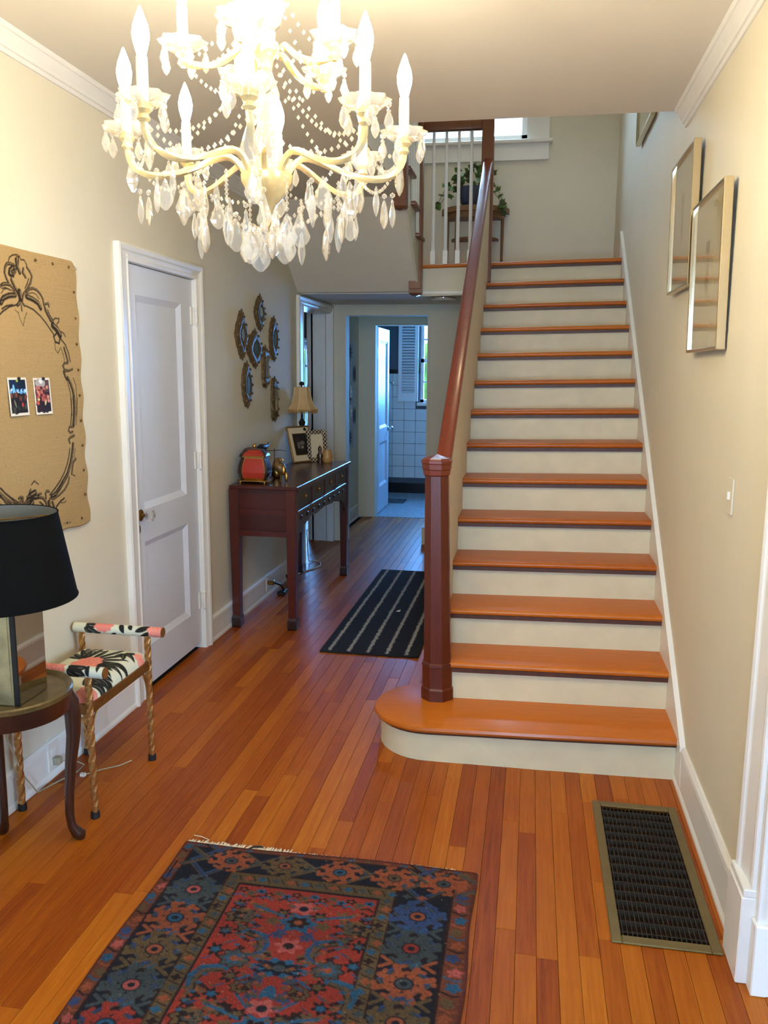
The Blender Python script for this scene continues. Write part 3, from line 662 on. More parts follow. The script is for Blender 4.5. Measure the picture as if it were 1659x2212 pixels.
def canvas_mesh(name, cv, pos, mat, parent=None, solid=0.0):
    """pos(X, Y) -> arrays x, y, z for the canvas grid"""
    X, Y = np.meshgrid(cv.x, cv.y); px, py, pz = pos(X, Y); off = OFF.get(parent.name, Vector((0, 0, 0))) if parent else Vector((0, 0, 0))
    co = np.stack([px - off.x, py - off.y, pz - off.z], -1).reshape(-1, 3); ny, nx = X.shape
    idx = np.arange(ny * nx).reshape(ny, nx); q = np.stack([idx[:-1, :-1], idx[:-1, 1:], idx[1:, 1:], idx[1:, :-1]], -1).reshape(-1, 4)
    me = bpy.data.meshes.new(name); me.vertices.add(len(co)); me.vertices.foreach_set('co', co.ravel())
    me.loops.add(q.size); me.loops.foreach_set('vertex_index', q.ravel()); me.polygons.add(len(q))
    me.polygons.foreach_set('loop_start', np.arange(0, q.size, 4)); me.polygons.foreach_set('loop_total', np.full(len(q), 4)); me.update(calc_edges=True)
    me.polygons.foreach_set('use_smooth', np.ones(len(q), bool))
    at = me.color_attributes.new('paint', 'FLOAT_COLOR', 'POINT'); c4 = np.ones((ny * nx, 4), np.float32); c4[:, :3] = np.clip(cv.a.reshape(-1, 3), 0, 1); at.data.foreach_set('color', c4.ravel())
    me.validate(); me.materials.append(mat); o = bpy.data.objects.new(name, me); COL.objects.link(o)
    if parent: o.parent = parent
    OFF[o.name] = off
    if solid:
        md = o.modifiers.new('thickness', 'SOLIDIFY'); md.thickness = solid; md.offset = -1
    return o

# ------------------------------------------------------------------ PERSIAN RUG
RX0, RX1, RYF, RLEN = -1.108, -0.116, 2.462, 1.42
cvr = Canvas(RX1 - RX0, RLEN, 300, 430, lin(98, 42, 30)); w_, h_ = cvr.w, cvr.h; AX = -0.613 - RX0
RED, NAVY, TEAL, OLIVE, RUST, GREY = lin(152, 50, 34), lin(26, 26, 36), lin(42, 88, 116), lin(98, 76, 46), lin(150, 76, 44), lin(66, 72, 72)
BLUE, DKBR, CREAM, PINK = lin(52, 70, 110), lin(44, 24, 20), lin(170, 148, 116), lin(176, 84, 76)
b1l, b1r = 0.050, 0.072
cvr.rect(0.008, w_ - 0.010, 0.008, h_, lin(112, 58, 36))
cvr.rect(b1l - 0.008, w_ - b1r + 0.010, 0.022, h_, DKBR); cvr.rect(b1l, w_ - b1r, 0.027, h_, NAVY)
m1 = 0.165
cvr.rect(b1l + m1 - 0.004, w_ - b1r - m1 + 0.004, 0.134, h_, DKBR); cvr.rect(b1l + m1 + 0.004, w_ - b1r - m1 - 0.004, 0.140, h_, OLIVE)
g1 = 0.052
cvr.rect(b1l + m1 + g1 - 0.008, w_ - b1r - m1 - g1 + 0.008, 0.190, h_, DKBR); fx0, fx1, fy0 = b1l + m1 + g1, w_ - b1r - m1 - g1, 0.200
cvr.rect(fx0, fx1, fy0, h_, RED)
def star(cx, cy, s, col, c2, ry=1.0):
    for k in range(8):
        a = math.pi / 4 * k + math.pi / 8; r1 = s * (1.0 if k % 2 else 0.92)
        ex, ey = cx + r1 * math.cos(a), cy + r1 * math.sin(a) * ry
        cvr.line([(cx, cy), (ex, ey)], s * 0.24, col)
        px_, py_ = -math.sin(a), math.cos(a) * ry
        for q in (0.55, 0.95):
            bx, by = cx + r1 * q * math.cos(a), cy + r1 * q * math.sin(a) * ry; L = s * 0.30
            cvr.line([(bx - px_ * L * 0.1, by - py_ * L * 0.1), (bx + px_ * L, by + py_ * L)], s * 0.17, col)
    cvr.ell(cx, cy, s * 0.34, s * 0.34 * ry, NAVY); cvr.ell(cx, cy, s * 0.27, s * 0.27 * ry, c2); cvr.ell(cx, cy, s * 0.13, s * 0.13 * ry, NAVY)
# outer guard flowers
for k in range(26):
    yy = 0.03 + k * 0.055
    for xx, wd in ((b1l / 2, b1l), (w_ - b1r / 2, b1r)):
        col = (TEAL, OLIVE, RUST, BLUE, PINK)[(k + (xx > .5)) % 5]
        cvr.ell(xx + random.uniform(-.006, .006), yy, wd * 0.26, 0.016, col, random.uniform(-.6, .6), 5, 0.2)
        cvr.line([(xx - wd * 0.3, yy + 0.018), (xx + wd * 0.1, yy + 0.030), (xx + wd * 0.3, yy + 0.026)], 0.006, (DKBR, RUST, TEAL)[k % 3])
for k in range(16): cvr.ell(0.06 + k * 0.058, 0.014, 0.012, 0.005, (TEAL, OLIVE, RUST)[k % 3])
# main border lattice under the stars
for k in range(-1, 12):
    for cx in (-0.974 - RX0, -0.274 - RX0):
        yy = 0.181 + 0.138 * k
        for dy, c_ in ((0, GREY), (0.014, DKBR), (-0.014, BLUE)):
            cvr.line([(cx - 0.07, yy - 0.069 + dy), (cx, yy + dy), (cx + 0.07, yy - 0.069 + dy)], 0.008, c_); cvr.line([(cx - 0.07, yy + 0.069 + dy), (cx, yy + dy), (cx + 0.07, yy + 0.069 + dy)], 0.008, c_)
for k in range(7):
    xx = -0.913 - RX0 + 0.091 + 0.182 * (k - 1)
    for dx in (0, 0.016): cvr.line([(xx + dx - 0.07, 0.03), (xx + dx, 0.082), (xx + dx - 0.07, 0.13)], 0.008, (GREY, OLIVE)[dx > 0]); cvr.line([(xx + dx + 0.07, 0.03), (xx + dx, 0.082), (xx + dx + 0.07, 0.13)], 0.008, (GREY, DKBR)[dx > 0])
cvr.rect(b1l + m1 - 0.004, w_ - b1r - m1 + 0.004, 0.134, h_, DKBR); cvr.rect(b1l + m1 + 0.004, w_ - b1r - m1 - 0.004, 0.140, h_, OLIVE)
cvr.rect(b1l + m1 + g1 - 0.008, w_ - b1r - m1 - g1 + 0.008, 0.190, h_, DKBR); cvr.rect(fx0, fx1, fy0, h_, RED)
# main border stars
topc = [(RUST, GREY), (OLIVE, RUST), (RUST, TEAL), (RUST, OLIVE), (RUST, GREY)]
for k, xs in enumerate((-0.913, -0.731, -0.549, -0.372, -0.215)):
    star(xs - RX0, 0.082, 0.070, *topc[k], ry=0.78)
lc = [(GREY, PINK), (RUST, TEAL), (OLIVE, RUST), (GREY, PINK), (RED, TEAL), (OLIVE, RUST), (GREY, PINK), (RUST, TEAL)]
rc = [(BLUE, RUST), (GREY, RED), (RUST, GREY), (OLIVE, RUST), (BLUE, RUST), (GREY, RED), (RUST, GREY), (OLIVE, BLUE)]
for k in range(8):
    star(-0.974 - RX0, 0.250 + 0.138 * k, 0.080, *lc[k], ry=0.86); star(-0.274 - RX0, 0.255 + 0.138 * k, 0.080, *rc[k], ry=0.86)
    for cx in (-0.974 - RX0, -0.274 - RX0):
        for sg in (-1, 1):
            yy = 0.319 + 0.138 * k; c = (GREY, RUST, OLIVE)[k % 3]
            cvr.line([(cx + sg * 0.074, yy - 0.02), (cx + sg * 0.045, yy), (cx + sg * 0.074, yy + 0.02)], 0.011, c); cvr.line([(cx + sg * 0.030, yy - 0.012), (cx + sg * 0.014, yy), (cx + sg * 0.030, yy + 0.012)], 0.006, TEAL)
# inner guard motifs
for k in range(34):
    yy = 0.20 + 0.038 * k
    for xx in (b1l + m1 + g1 / 2 - 0.002, w_ - b1r - m1 - g1 / 2 + 0.002):
        cvr.ell(xx + 0.006 * math.sin(k * 1.7), yy, 0.013, 0.011, (GREY, RUST, TEAL, DKBR)[k % 4], 0, 4, 0.25); cvr.line([(xx - 0.015, yy + 0.014), (xx + 0.015, yy + 0.024)], 0.004, DKBR)
for k in range(14):
    xx = fx0 - 0.03 + k * 0.046; cvr.ell(xx, 0.165, 0.013, 0.010, (GREY, RUST, TEAL)[k % 3], 0, 4, 0.25); cvr.line([(xx + 0.014, 0.154), (xx + 0.026, 0.176)], 0.004, DKBR)
# field florals, mirrored about the long axis
def mir(fn):
    for sg in (-1, 1): fn(sg)
def rosette(x, y, r, col, c2, c3=DKBR):
    cvr.ell(x, y, r, r * 0.86, DKBR, 0, 8, 0.14); cvr.ell(x, y, r * 0.86, r * 0.74, col, 0, 8, 0.14); cvr.ell(x, y, r * 0.5, r * 0.42, c3, 0, 6, 0.2); cvr.ell(x, y, r * 0.3, r * 0.25, c2)
for k in range(1, 5):
    y0 = RYF - 1.927 + (k - 1) * 0.40
    # blue palmette, dark medallion, tear drop
    cvr.ell(AX, y0 - 0.190, 0.050, 0.038, TEAL, 0, 6, 0.2); cvr.ell(AX, y0 - 0.190, 0.030, 0.022, DKBR, 0, 6, 0.2); cvr.ell(AX, y0 - 0.190, 0.012, 0.010, RUST)
    cvr.ell(AX, y0 - 0.255, 0.036, 0.026, PINK, 0, 5, 0.2); cvr.ell(AX, y0 - 0.252, 0.015, 0.012, NAVY)
    cvr.ell(AX, y0 - 0.09, 0.034, 0.028, PINK, 0, 6, 0.25); cvr.ell(AX, y0 - 0.09, 0.016, 0.013, DKBR)
    cvr.ell(AX, y0, 0.070, 0.034, TEAL, 0, 10, 0.16); cvr.ell(AX, y0, 0.052, 0.024, NAVY, 0, 8, 0.25); cvr.ell(AX, y0, 0.016, 0.013, GREY)
    cvr.leaf(AX, y0 + 0.065, AX, y0 + 0.135, 0.044, TEAL); cvr.ell(AX, y0 + 0.120, 0.014, 0.012, RED)
    def half(sg):
        for q, (dx, dy, r_) in enumerate(((0.055, -0.225, .022), (0.125, -0.235, .024), (0.195, -0.12, .022), (0.040, -0.135, .02), (0.150, -0.135, .022), (0.060, -0.045, .024), (0.195, -0.04, .024), (0.045, 0.045, .022), (0.120, 0.050, .024), (0.195, 0.115, .026), (0.145, 0.120, .022), (0.045, 0.105, .02), (0.195, -0.245, .02))):
            cvr.ell(AX + sg * dx, y0 + dy, r_, r_ * .8, (DKBR, OLIVE, DKBR, BLUE)[q % 4], q * .7, 6, 0.28); cvr.ell(AX + sg * dx, y0 + dy, r_ * .55, r_ * .42, (OLIVE, RUST, TEAL, GREY)[q % 4], 0, 5, 0.2)
        rosette(AX + sg * 0.176, y0 - 0.192, 0.044, OLIVE, GREY); rosette(AX + sg * 0.132, y0 - 0.014, 0.042, GREY, RUST, TEAL)
        cvr.ell(AX + sg * 0.075, y0 - 0.185, 0.020, 0.016, OLIVE, 0, 5, 0.2)
        # arched blue leaves with brown core
        for (cx, cy, f) in ((0.112, y0 - 0.088, 1), (0.170, y0 + 0.062, -1)):
            arc = [(AX + sg * (cx - f * 0.045), cy + 0.040), (AX + sg * (cx - f * 0.052), cy + 0.005), (AX + sg * (cx - f * 0.034), cy - 0.030), (AX + sg * (cx + f * 0.004), cy - 0.040), (AX + sg * (cx + f * 0.030), cy - 0.034)]
            cvr.line(arc, 0.017, TEAL); a2 = [(x + sg * f * 0.016, y + 0.011) for x, y in arc[:4]]; cvr.line(a2, 0.016, OLIVE); cvr.line([(x + sg * f * 0.004, y + 0.003) for x, y in a2], 0.005, DKBR)
        cvr.line([(AX + sg * 0.03, y0 - 0.15), (AX + sg * 0.075, y0 - 0.115), (AX + sg * 0.06, y0 - 0.06), (AX + sg * 0.10, y0 - 0.03)], 0.008, BLUE)
        cvr.line([(AX + sg * 0.05, y0 - 0.21), (AX + sg * 0.10, y0 - 0.23), (AX + sg * 0.15, y0 - 0.245)], 0.010, TEAL)
        cvr.line([(AX + sg * 0.07, y0 + 0.04), (AX + sg * 0.10, y0 + 0.06), (AX + sg * 0.08, y0 + 0.11), (AX + sg * 0.04, y0 + 0.15)], 0.008, TEAL)
        rosette(AX + sg * 0.078, y0 + 0.082, 0.030, OLIVE, RUST); rosette(AX + sg * 0.10, y0 + 0.165, 0.028, DKBR, GREY)
        for q in range(95):
            x = AX + sg * (0.025 + 0.19 * ((q * 0.618) % 1)); y = y0 - 0.27 + 0.40 * ((q * 0.377 + 0.13) % 1)
            cvr.ell(x, y, 0.0060 + 0.004 * ((q * 0.29) % 1), 0.0055, (OLIVE, TEAL, DKBR, DKBR, RUST, OLIVE, GREY)[q % 7], 0, 4, 0.3)
        for q in range(26):
            x = AX + sg * (0.03 + 0.18 * ((q * 0.71) % 1)); y = y0 - 0.26 + 0.4 * ((q * 0.53 + .2) % 1); cvr.line([(x, y), (x + sg * 0.018, y + 0.012)], 0.005, (GREY, OLIVE, BLUE)[q % 3])
    mir(half)
for q in range(15):
    xx = fx0 + 0.02 + (fx1 - fx0 - 0.04) * q / 14
    cvr.ell(xx, 0.222 + 0.012 * (q % 2), 0.015, 0.011, (DKBR, OLIVE, TEAL)[q % 3], 0, 5, 0.25); cvr.ell(xx, 0.222 + 0.012 * (q % 2), 0.006, 0.005, (RUST, GREY, NAVY)[q % 3])
    cvr.line([(xx - 0.02, 0.252), (xx, 0.243), (xx + 0.016, 0.256)], 0.006, (TEAL, OLIVE, DKBR)[q % 3])
for q in range(160): cvr.ell(random.uniform(0, w_), random.uniform(0, h_), 0.0016, 0.0016, CREAM, op=0.8)
cvr.a *= 0.70 * (0.9 + 0.1 * np.sin(np.linspace(0, 40, cvr.ny))[:, None, None]); cvr.noise(0.28)
rug = thing('persian_rug', ((RX0 + RX1) / 2, RYF - RLEN / 2, 0), 'red and navy oriental rug with worn white fringe in the foreground', 'rug')
M['pile'] = painted('wool_pile', 0.95, 0.6, 260)
canvas_mesh('rug_pile', cvr, lambda X, Y: (RX0 + X + 0.004 * np.sin(Y * 9) * (X < 0.02) + 0.004 * np.exp(-((X - w_) / 0.03) ** 2) * np.sin(Y * 14 + 1), RYF - Y - 0.006 * np.sin(X * 7) * np.exp(-Y / 0.05), 0.0085 + 0.0012 * np.sin(X * 21) * np.sin(Y * 17) - 0.004 * (np.minimum(X, w_ - X) < 0.004)), M['pile'], rug, 0.006)
M['fringe'] = plain('fringe_cotton', lin(236, 222, 194), 0.95, var=0.12, scale=80)
fr = MB()
for k in range(330):
    x = RX0 + 0.004 + (w_ - 0.075) * k / 330 + random.uniform(-.001, .001); L = random.uniform(0.014, 0.028) * (1.2 if k < 130 else 0.85); dx = random.uniform(-0.007, 0.007)
    fr.tube([(x, RYF - 0.004, 0.006), (x + dx * 0.5, RYF + L * 0.5, 0.006), (x + dx, RYF + L, 0.003)], [0.0024, 0.0022, 0.0014], 4)
for (x, pts) in ((-1.05, [(0, 0, .004), (.012, .035, .005), (-.02, .05, .004), (-.05, .055, .003)]), (-0.97, [(0, 0, .004), (0.006, .02, .006), (-.018, .032, .004)])):
    fr.tube([(x + a, RYF + b, c) for a, b, c in pts], 0.0013, 4)
fo = fr.build('fringe', M['fringe'], rug); fo['kind'] = 'stuff'
MB().tube([(-0.885, RYF - 0.002, 0.008), (-0.868, RYF + 0.016, 0.010), (-0.846, RYF + 0.022, 0.008), (-0.835, RYF + 0.018, 0.005)], [0.003, 0.004, 0.004, 0.002], 6).build('dark_thread', M['black'], rug)

# ------------------------------------------------------------------ STRIPED RUNNER in the hallway
SX0, SX1, SY0_, SY1_ = -1.150, -0.575, 4.468, 6.525
cvs = Canvas(SX1 - SX0, SY1_ - SY0_, 230, 620, lin(30, 27, 29))
for k in range(5):
    xc = 0.052 + 0.112 * k
    y = 0.03
    while y < cvs.h - 0.02:
        wdt = random.uniform(0.013, 0.026); sh = random.uniform(-0.004, 0.004)
        cvs.rect(xc + sh - wdt / 2, xc + sh + wdt / 2, y, y + 0.0075, lin(168, 162, 154)); cvs.rect(xc - 0.007, xc + 0.007, y + 0.0075, y + 0.011, lin(150, 144, 136)); y += 0.0105
cvs.noise(0.2)
run = thing('runner_rug', ((SX0 + SX1) / 2, (SY0_ + SY1_) / 2, 0), 'black flat-woven runner with thin pale zigzag stripes', 'rug')
M['woven'] = painted('woven_wool', 0.95, 0.4, 300)
canvas_mesh('rug_weave', cvs, lambda X, Y: (SX0 + X, SY0_ + Y, 0.0062 + 0.0014 * np.sin(Y * 11) * np.sin(X * 8) + 0.006 * np.exp(-((X - cvs.w) / .03) ** 2) * (Y < 0.6)), M['woven'], run, 0.005)
scr = tag(MB().add([(-0.842, 5.335, 0.010), (-0.815, 5.330, 0.012), (-0.812, 5.352, 0.020), (-0.838, 5.357, 0.010), (-0.826, 5.343, 0.018)], [(0, 1, 4), (1, 2, 4), (2, 3, 4), (3, 0, 4)]).build('paper_scrap', M['white']), 'tiny white scrap lying on the black striped runner', 'scrap')

# ------------------------------------------------------------------ BURLAP WALL HANGING
INK = """18 -73,1899 -82,1911 -89,1928 -84,1946 -72,1959 -50,1962 -29,1960 -21,1952
30 -21,1952 -39,1949 -55,1939 -59,1928 -41,1925
16 52,1962 70,1948 80,1933 70,1911 44,1884 19,1866 8,1849 6,1833 19,1824
8 58,1923 46,1903 30,1886
8 -63,1966 -53,1983 -34,1993 -11,1998 10,1995 18,1984
14 5,1990 1,1974 -7,1955
8 18,1984 37,1986 51,1972 52,1962
25 -13,1980 -9,1957 4,1938
18 29,1954 23,1940 39,1926
22 -52,1906 -33,1882 -17,1865 -8,1848 -12,1832 -26,1823
40 -8,1869 -3,1848
16 38,1873 58,1886 82,1891 106,1887 129,1873 142,1858 145,1839 153,1823
6 42,1868 76,1875 99,1871 117,1856
30 36,1857 73,1852 106,1841 123,1823
22 -116,1836 -89,1848 -62,1854 -41,1853
10 -119,1803 -92,1815 -57,1821
20 -110,1885 -89,1890 -69,1890
8 -112,1872 -90,1877 -65,1871
10 28,1824 74,1814 115,1795 152,1770 180,1746 199,1730
14 -2,1822 -1,1806
5 -42,1804 -25,1797 -18,1776 0,1752 14,1781 30,1801
14 155,1840 175,1844 179,1833
22 153,1820 166,1804 184,1783 199,1776
8 168,1821 181,1800 200,1784
8 200,1784 216,1792 240,1792 238,1781 224,1770
40 197,1764 222,1751 241,1729
8 248,1744 268,1736 278,1725
12 221,1737 198,1722 207,1702 232,1697 239,1715
6 204,1699 204,1674 220,1660 236,1677
10 245,1715 275,1693 293,1661 301,1629
18 265,1681 276,1655 285,1629
6 241,1683 255,1658 263,1634
16 284,1623 262,1623 250,1611 259,1596 281,1593
20 253,1588 262,1570 272,1558
14 253,1590 292,1593 315,1599
24 278,1564 298,1540 311,1510 316,1474 310,1414
8 276,1546 289,1510 294,1475 293,1415
6 317,1564 334,1534 333,1473 324,1413
28 312,1484 314,1452 310,1414 299,1377
10 292,1485 292,1431 279,1379
6 335,1483 332,1430 319,1376
14 298,1369 268,1371 259,1356 271,1347 291,1351
16 299,1334 269,1328 256,1321 262,1307
26 286,1300 281,1282 271,1255 259,1230 238,1200 224,1182
10 259,1284 243,1247 228,1222 201,1191 169,1165 129,1139 95,1120
6 299,1280 287,1243
16 300,1239 278,1228 266,1202 259,1181
8 268,1177 283,1170
28 224,1182 193,1160 162,1137 132,1118 108,1113
14 238,1170 228,1150 199,1127 159,1111 121,1101 94,1107
14 192,1154 167,1139 142,1127
16 71,1111 69,1129 79,1138 92,1134
30 -62,1076 -59,1100 -40,1120 -14,1126 24,1123
40 -41,1072 -35,1092 -16,1106
18 24,1123 54,1113 70,1095 72,1074 70,1054
12 31,1102 51,1088 62,1060
14 -34,1136 -19,1157
40 -22,1135 4,1141
14 25,1133 43,1133
8 -13,1174 5,1186 29,1171
30 88,1093 90,1072 83,1052
20 110,1089 118,1072
12 124,1045 136,1069 166,1086 191,1093
6 165,1078 194,1076 204,1083
8 -188,1185 -168,1163 -135,1139 -110,1118
16 -191,1157 -171,1133 -142,1116 -110,1113 -86,1119 -68,1134
14 -174,1109 -136,1100 -96,1101 -66,1116
16 -191,1090 -167,1096 -130,1082
40 -106,1083 -72,1097"""
PY0, PY1, PZ0, PZ1 = 2.425, 3.182, 0.962, 2.022
BUR = lin(178, 148, 100)
cvb = Canvas(PY1 - PY0, PZ1 - PZ0, 300, 420, BUR)
for k in range(420): cvb.line([(0, k * cvb.h / 420), (cvb.w, k * cvb.h / 420 + random.uniform(-.004, .004))], 0.0012, lin(160, 128, 82), 0.35)
for k in range(60): cvb.ell(random.uniform(0, cvb.w), random.uniform(0, cvb.h), 0.004, 0.004, lin(140, 108, 66), op=0.35)
inkc = lin(46, 35, 22)
for line in INK.split('\n'):
    a = line.split(); wd = max(0.0022, int(a[0]) * 0.00068); P = [tuple(float(v) / 1000 for v in t.split(',')) for t in a[1:]]
    for sg in (1, -1):
        Q = [(2.80 + sg * p[0] - PY0, p[1] - PZ0) for p in P]
        if sg < 0 and min(p[0] for p in P) < 0.02: continue
        cvb.line(Q, wd, inkc, 0.85)
        if wd > 0.009: cvb.line([(q[0] + wd * 0.22, q[1] + wd * .1) for q in Q], wd * 0.2, BUR, 0.6)
cvb.noise(0.10)
han = thing('wall_hanging', (XL + 0.015, (PY0 + PY1) / 2, PZ0), 'tan burlap panel printed with an ornate oval frame', 'wall hanging')
M['burlap'] = painted('burlap', 0.95, 0.5, 420)
def hang_pos(X, Y):
    e = np.minimum(np.minimum(X, cvb.w - X), np.minimum(Y, cvb.h - Y))
    return (XL + 0.010 + 0.004 * (e > 0.004) + 0.0025 * np.sin(X * 13 + Y * 5) + 0.003 * np.sin(Y * 40) * np.exp(-(cvb.w - X) / 0.03), PY0 + X + 0.004 * np.sin(Y * 38) * (X > cvb.w - 0.05) * (X - cvb.w + 0.05) / 0.05 - 0.012 * np.clip((Y - cvb.h + .03) / .03, 0, 1) ** 2 * (X > cvb.w - .02) + 0.020 * (1 - Y / cvb.h) * X / cvb.w, PZ0 + Y - 0.012 * np.clip((X - cvb.w + .03) / .03, 0, 1) ** 2 * (Y > cvb.h - .02) - 0.004 * np.sin(X * 30) * (Y < 0.03))
canvas_mesh('burlap_panel', cvb, hang_pos, M['burlap'], han, 0.008)
M['tack'] = plain('brass_tack', lin(132, 100, 56), 0.4, 0.9)
tk = None
tacks = [(PY0 + 0.03 + 0.112 * k, PZ1 - 0.028) for k in range(7)] + [(PY0 + 0.03 + 0.112 * k, PZ0 + 0.03) for k in range(7)] + [(PY1 - 0.026 + 0.008 * k / 8, PZ1 - 0.12 - 0.102 * k) for k in range(9)] + [(PY0 + 0.022, PZ1 - 0.12 - 0.102 * k) for k in range(9)]
for (ty, tz_) in tacks:
    if tk is None:
        tk = MB().lathe([(0.006, 0), (0.005, 0.003), (0.001, 0.005)], n=8).xf(Matrix.Rotation(math.pi / 2, 4, 'Y')).build('tack', M['tack'], None); tk.parent = han; o = tk
    else:
        o = tk.copy(); COL.objects.link(o)
    o.location = Vector((XL + 0.016, ty, tz_)) - OFF[han.name]
# two snapshots pinned on the burlap
def snapshot(y0, y1, z0, z1, kind, label):
    c = Canvas(0.1, 0.14, 70, 98, lin(238, 226, 206)); c.rect(0.007, 0.093, 0.010, 0.132, lin(30, 26, 26))
    if kind == 0:
        c.rect(0.007, 0.093, 0.085, 0.132, lin(26, 40, 70))
        for k in range(14): c.ell(0.012 + 0.006 * k, 0.085 + random.uniform(0, .012), 0.008, 0.006, (lin(90, 170, 220), lin(190, 220, 240), lin(40, 90, 150))[k % 3])
        c.ell(0.028, 0.097, 0.006, 0.018, lin(120, 190, 230)); c.rect(0.05, 0.093, 0.100, 0.132, lin(22, 34, 48)); c.ell(0.05, 0.128, .006, .004, lin(190, 200, 60))
        for k in range(10): c.ell(0.014 + 0.0085 * k, 0.072 + random.uniform(-.012, .008), 0.006, 0.010, (lin(120, 70, 50), lin(36, 30, 30), lin(90, 50, 40))[k % 3])
        for k in range(14): c.ell(random.uniform(.012, .088), random.uniform(.014, .055), 0.007, 0.011, (lin(40, 50, 36), lin(54, 36, 34), lin(24, 30, 30), lin(70, 66, 56))[k % 4])
        c.ell(0.068, 0.040, 0.005, 0.008, lin(200, 60, 60)); c.leaf(0.025, 0.06, 0.034, 0.03, 0.008, lin(120, 120, 100))
    else:
        c.rect(0.007, 0.093, 0.085, 0.132, lin(90, 64, 60)); c.ell(0.04, 0.120, 0.030, 0.018, lin(176, 168, 164)); c.ell(0.045, 0.128, 0.012, 0.010, lin(236, 232, 226))
        for k in range(46): c.ell(random.uniform(.012, .088), random.uniform(.050, .105), 0.008, 0.007, (lin(176, 84, 72), lin(120, 44, 44), lin(206, 140, 116), lin(90, 36, 38), lin(190, 110, 90))[k % 5])
        for k in range(10): c.ell(random.uniform(.012, .088), random.uniform(.014, .05), 0.012, 0.010, lin(44, 30, 34))
        c.leaf(0.058, 0.034, 0.068, 0.058, 0.010, lin(214, 186, 150)); c.ell(0.017, 0.045, .009, .008, lin(200, 90, 70)); c.ell(0.022, 0.058, .008, .005, lin(220, 190, 130))
    t = thing('snapshot', (XL + 0.017, (y0 + y1) / 2, z0), label, 'photo', 'snapshots pinned on the burlap')
    canvas_mesh('photo_print', c, lambda X, Y: (XL + 0.0175 + 0.004 * (1 - Y / 0.14) + 0 * X, y0 + (y1 - y0) * X / 0.1 + 0.004 * (1 - Y / 0.14), z0 + (z1 - z0) * Y / 0.14), M['print'], t, 0.0006)
    MB().ball((XL + 0.024, (y0 + y1) / 2 + 0.004, z1 - 0.003), 0.006, 8, 6).build('push_pin', M['black'], t, True)
M['print'] = painted('photo_paper', 0.35, coat=0.2)
snapshot(2.683, 2.795, 1.432, 1.568, 0, 'snapshot of a crowd under blue stage light pinned to burlap')
snapshot(2.838, 2.946, 1.430, 1.566, 1, 'snapshot of a reddish crowd pinned to burlap')
# ------------------------------------------------------------------ FLOOR REGISTER
M['register'] = plain('olive_enamel', lin(116, 98, 58), 0.45, 0.3, var=0.06, scale=20)
M['regdark'] = plain('dark_grille', lin(58, 46, 32), 0.6, 0.2)
M['duct'] = plain('duct_dark', lin(6, 5, 4), 1.0, spec=0.0)
vt = thing('floor_register', (0.433, 2.617, 0), 'long olive metal floor register set in the oak floor', 'floor vent')
vx0, vx1, vy0, vy1 = 0.281, 0.585, 2.214, 3.020; fw_ = 0.030; yw = 0.034
mb = MB()
for (a, b, c, d) in ((vx0, vx0 + fw_, vy0, vy1), (vx1 - fw_, vx1, vy0, vy1), (vx0 + fw_, vx1 - fw_, vy0, vy0 + yw), (vx0 + fw_, vx1 - fw_, vy1 - yw, vy1)): mb.box(a, b, c, d, 0.0006, 0.007)
mb.build('register_frame', M['register'], vt, bevel=0.0025)
MB().box(vx0 + 0.01, vx1 - 0.01, vy0 + 0.01, vy1 - 0.01, -0.040, -0.030).build('duct', M['duct'], vt)
ix0, ix1, iy0, iy1 = vx0 + fw_, vx1 - fw_, vy0 + yw, vy1 - yw
nb = 18
for k in range(nb):
    x = ix0 + (ix1 - ix0) * (k + 0.5) / nb; MB().box(x - 0.0011, x + 0.0011, iy0, iy1, -0.020, 0.003).build('grille_bar', M['regdark'], vt)
for k in range(15):
    y = iy0 + (iy1 - iy0) * (k + 0.5) / 15; MB().box(ix0, ix1, y - 0.0014, y + 0.0014, -0.016, 0.0005).build('cross_bar', M['regdark'], vt)

# ------------------------------------------------------------------ SIDE TABLE with cabriole legs
M['darkwood'] = wood('dark_wood', [lin(34, 16, 8), lin(54, 26, 14), lin(70, 36, 20)], 0.3, 'z', 0.3, fine=60)
M['traytop'] = plain('antique_gilt_tray', lin(104, 84, 46), 0.32, 0.35, var=0.25, scale=30)
TC = (-1.612, 2.290)
st = thing('side_table', (TC[0], TC[1], 0), 'small round dark wood side table with cabriole legs', 'side table')
MB().lathe([(0.02, 0.553), (0.184, 0.566), (0.190, 0.570), (0.192, 0.584), (0.188, 0.589), (0.182, 0.588), (0.172, 0.577), (0.02, 0.5765)], (TC[0], TC[1], 0), 40).build('tray_top', M['traytop'], st, True)
MB().lathe([(0.160, 0.505), (0.180, 0.512), (0.186, 0.545), (0.190, 0.569), (0.150, 0.569)], (TC[0], TC[1], 0), 40).build('apron', M['darkwood'], st, True)
legp = [(0.165, 0.545, 0.026), (0.185, 0.50, 0.029), (0.192, 0.45, 0.027), (0.190, 0.38, 0.023), (0.176, 0.28, 0.019), (0.166, 0.18, 0.016), (0.163, 0.10, 0.0145), (0.168, 0.055, 0.015), (0.182, 0.028, 0.020), (0.194, 0.014, 0.021), (0.198, 0.001, 0.014)]
for k in range(3):
    a = math.radians((47, 141, 264)[k])
    MB().tube([(TC[0] + r * math.cos(a), TC[1] + r * math.sin(a), z) for r, z, q in legp], [q for r, z, q in legp], 10).build('leg', M['darkwood'], st, True)

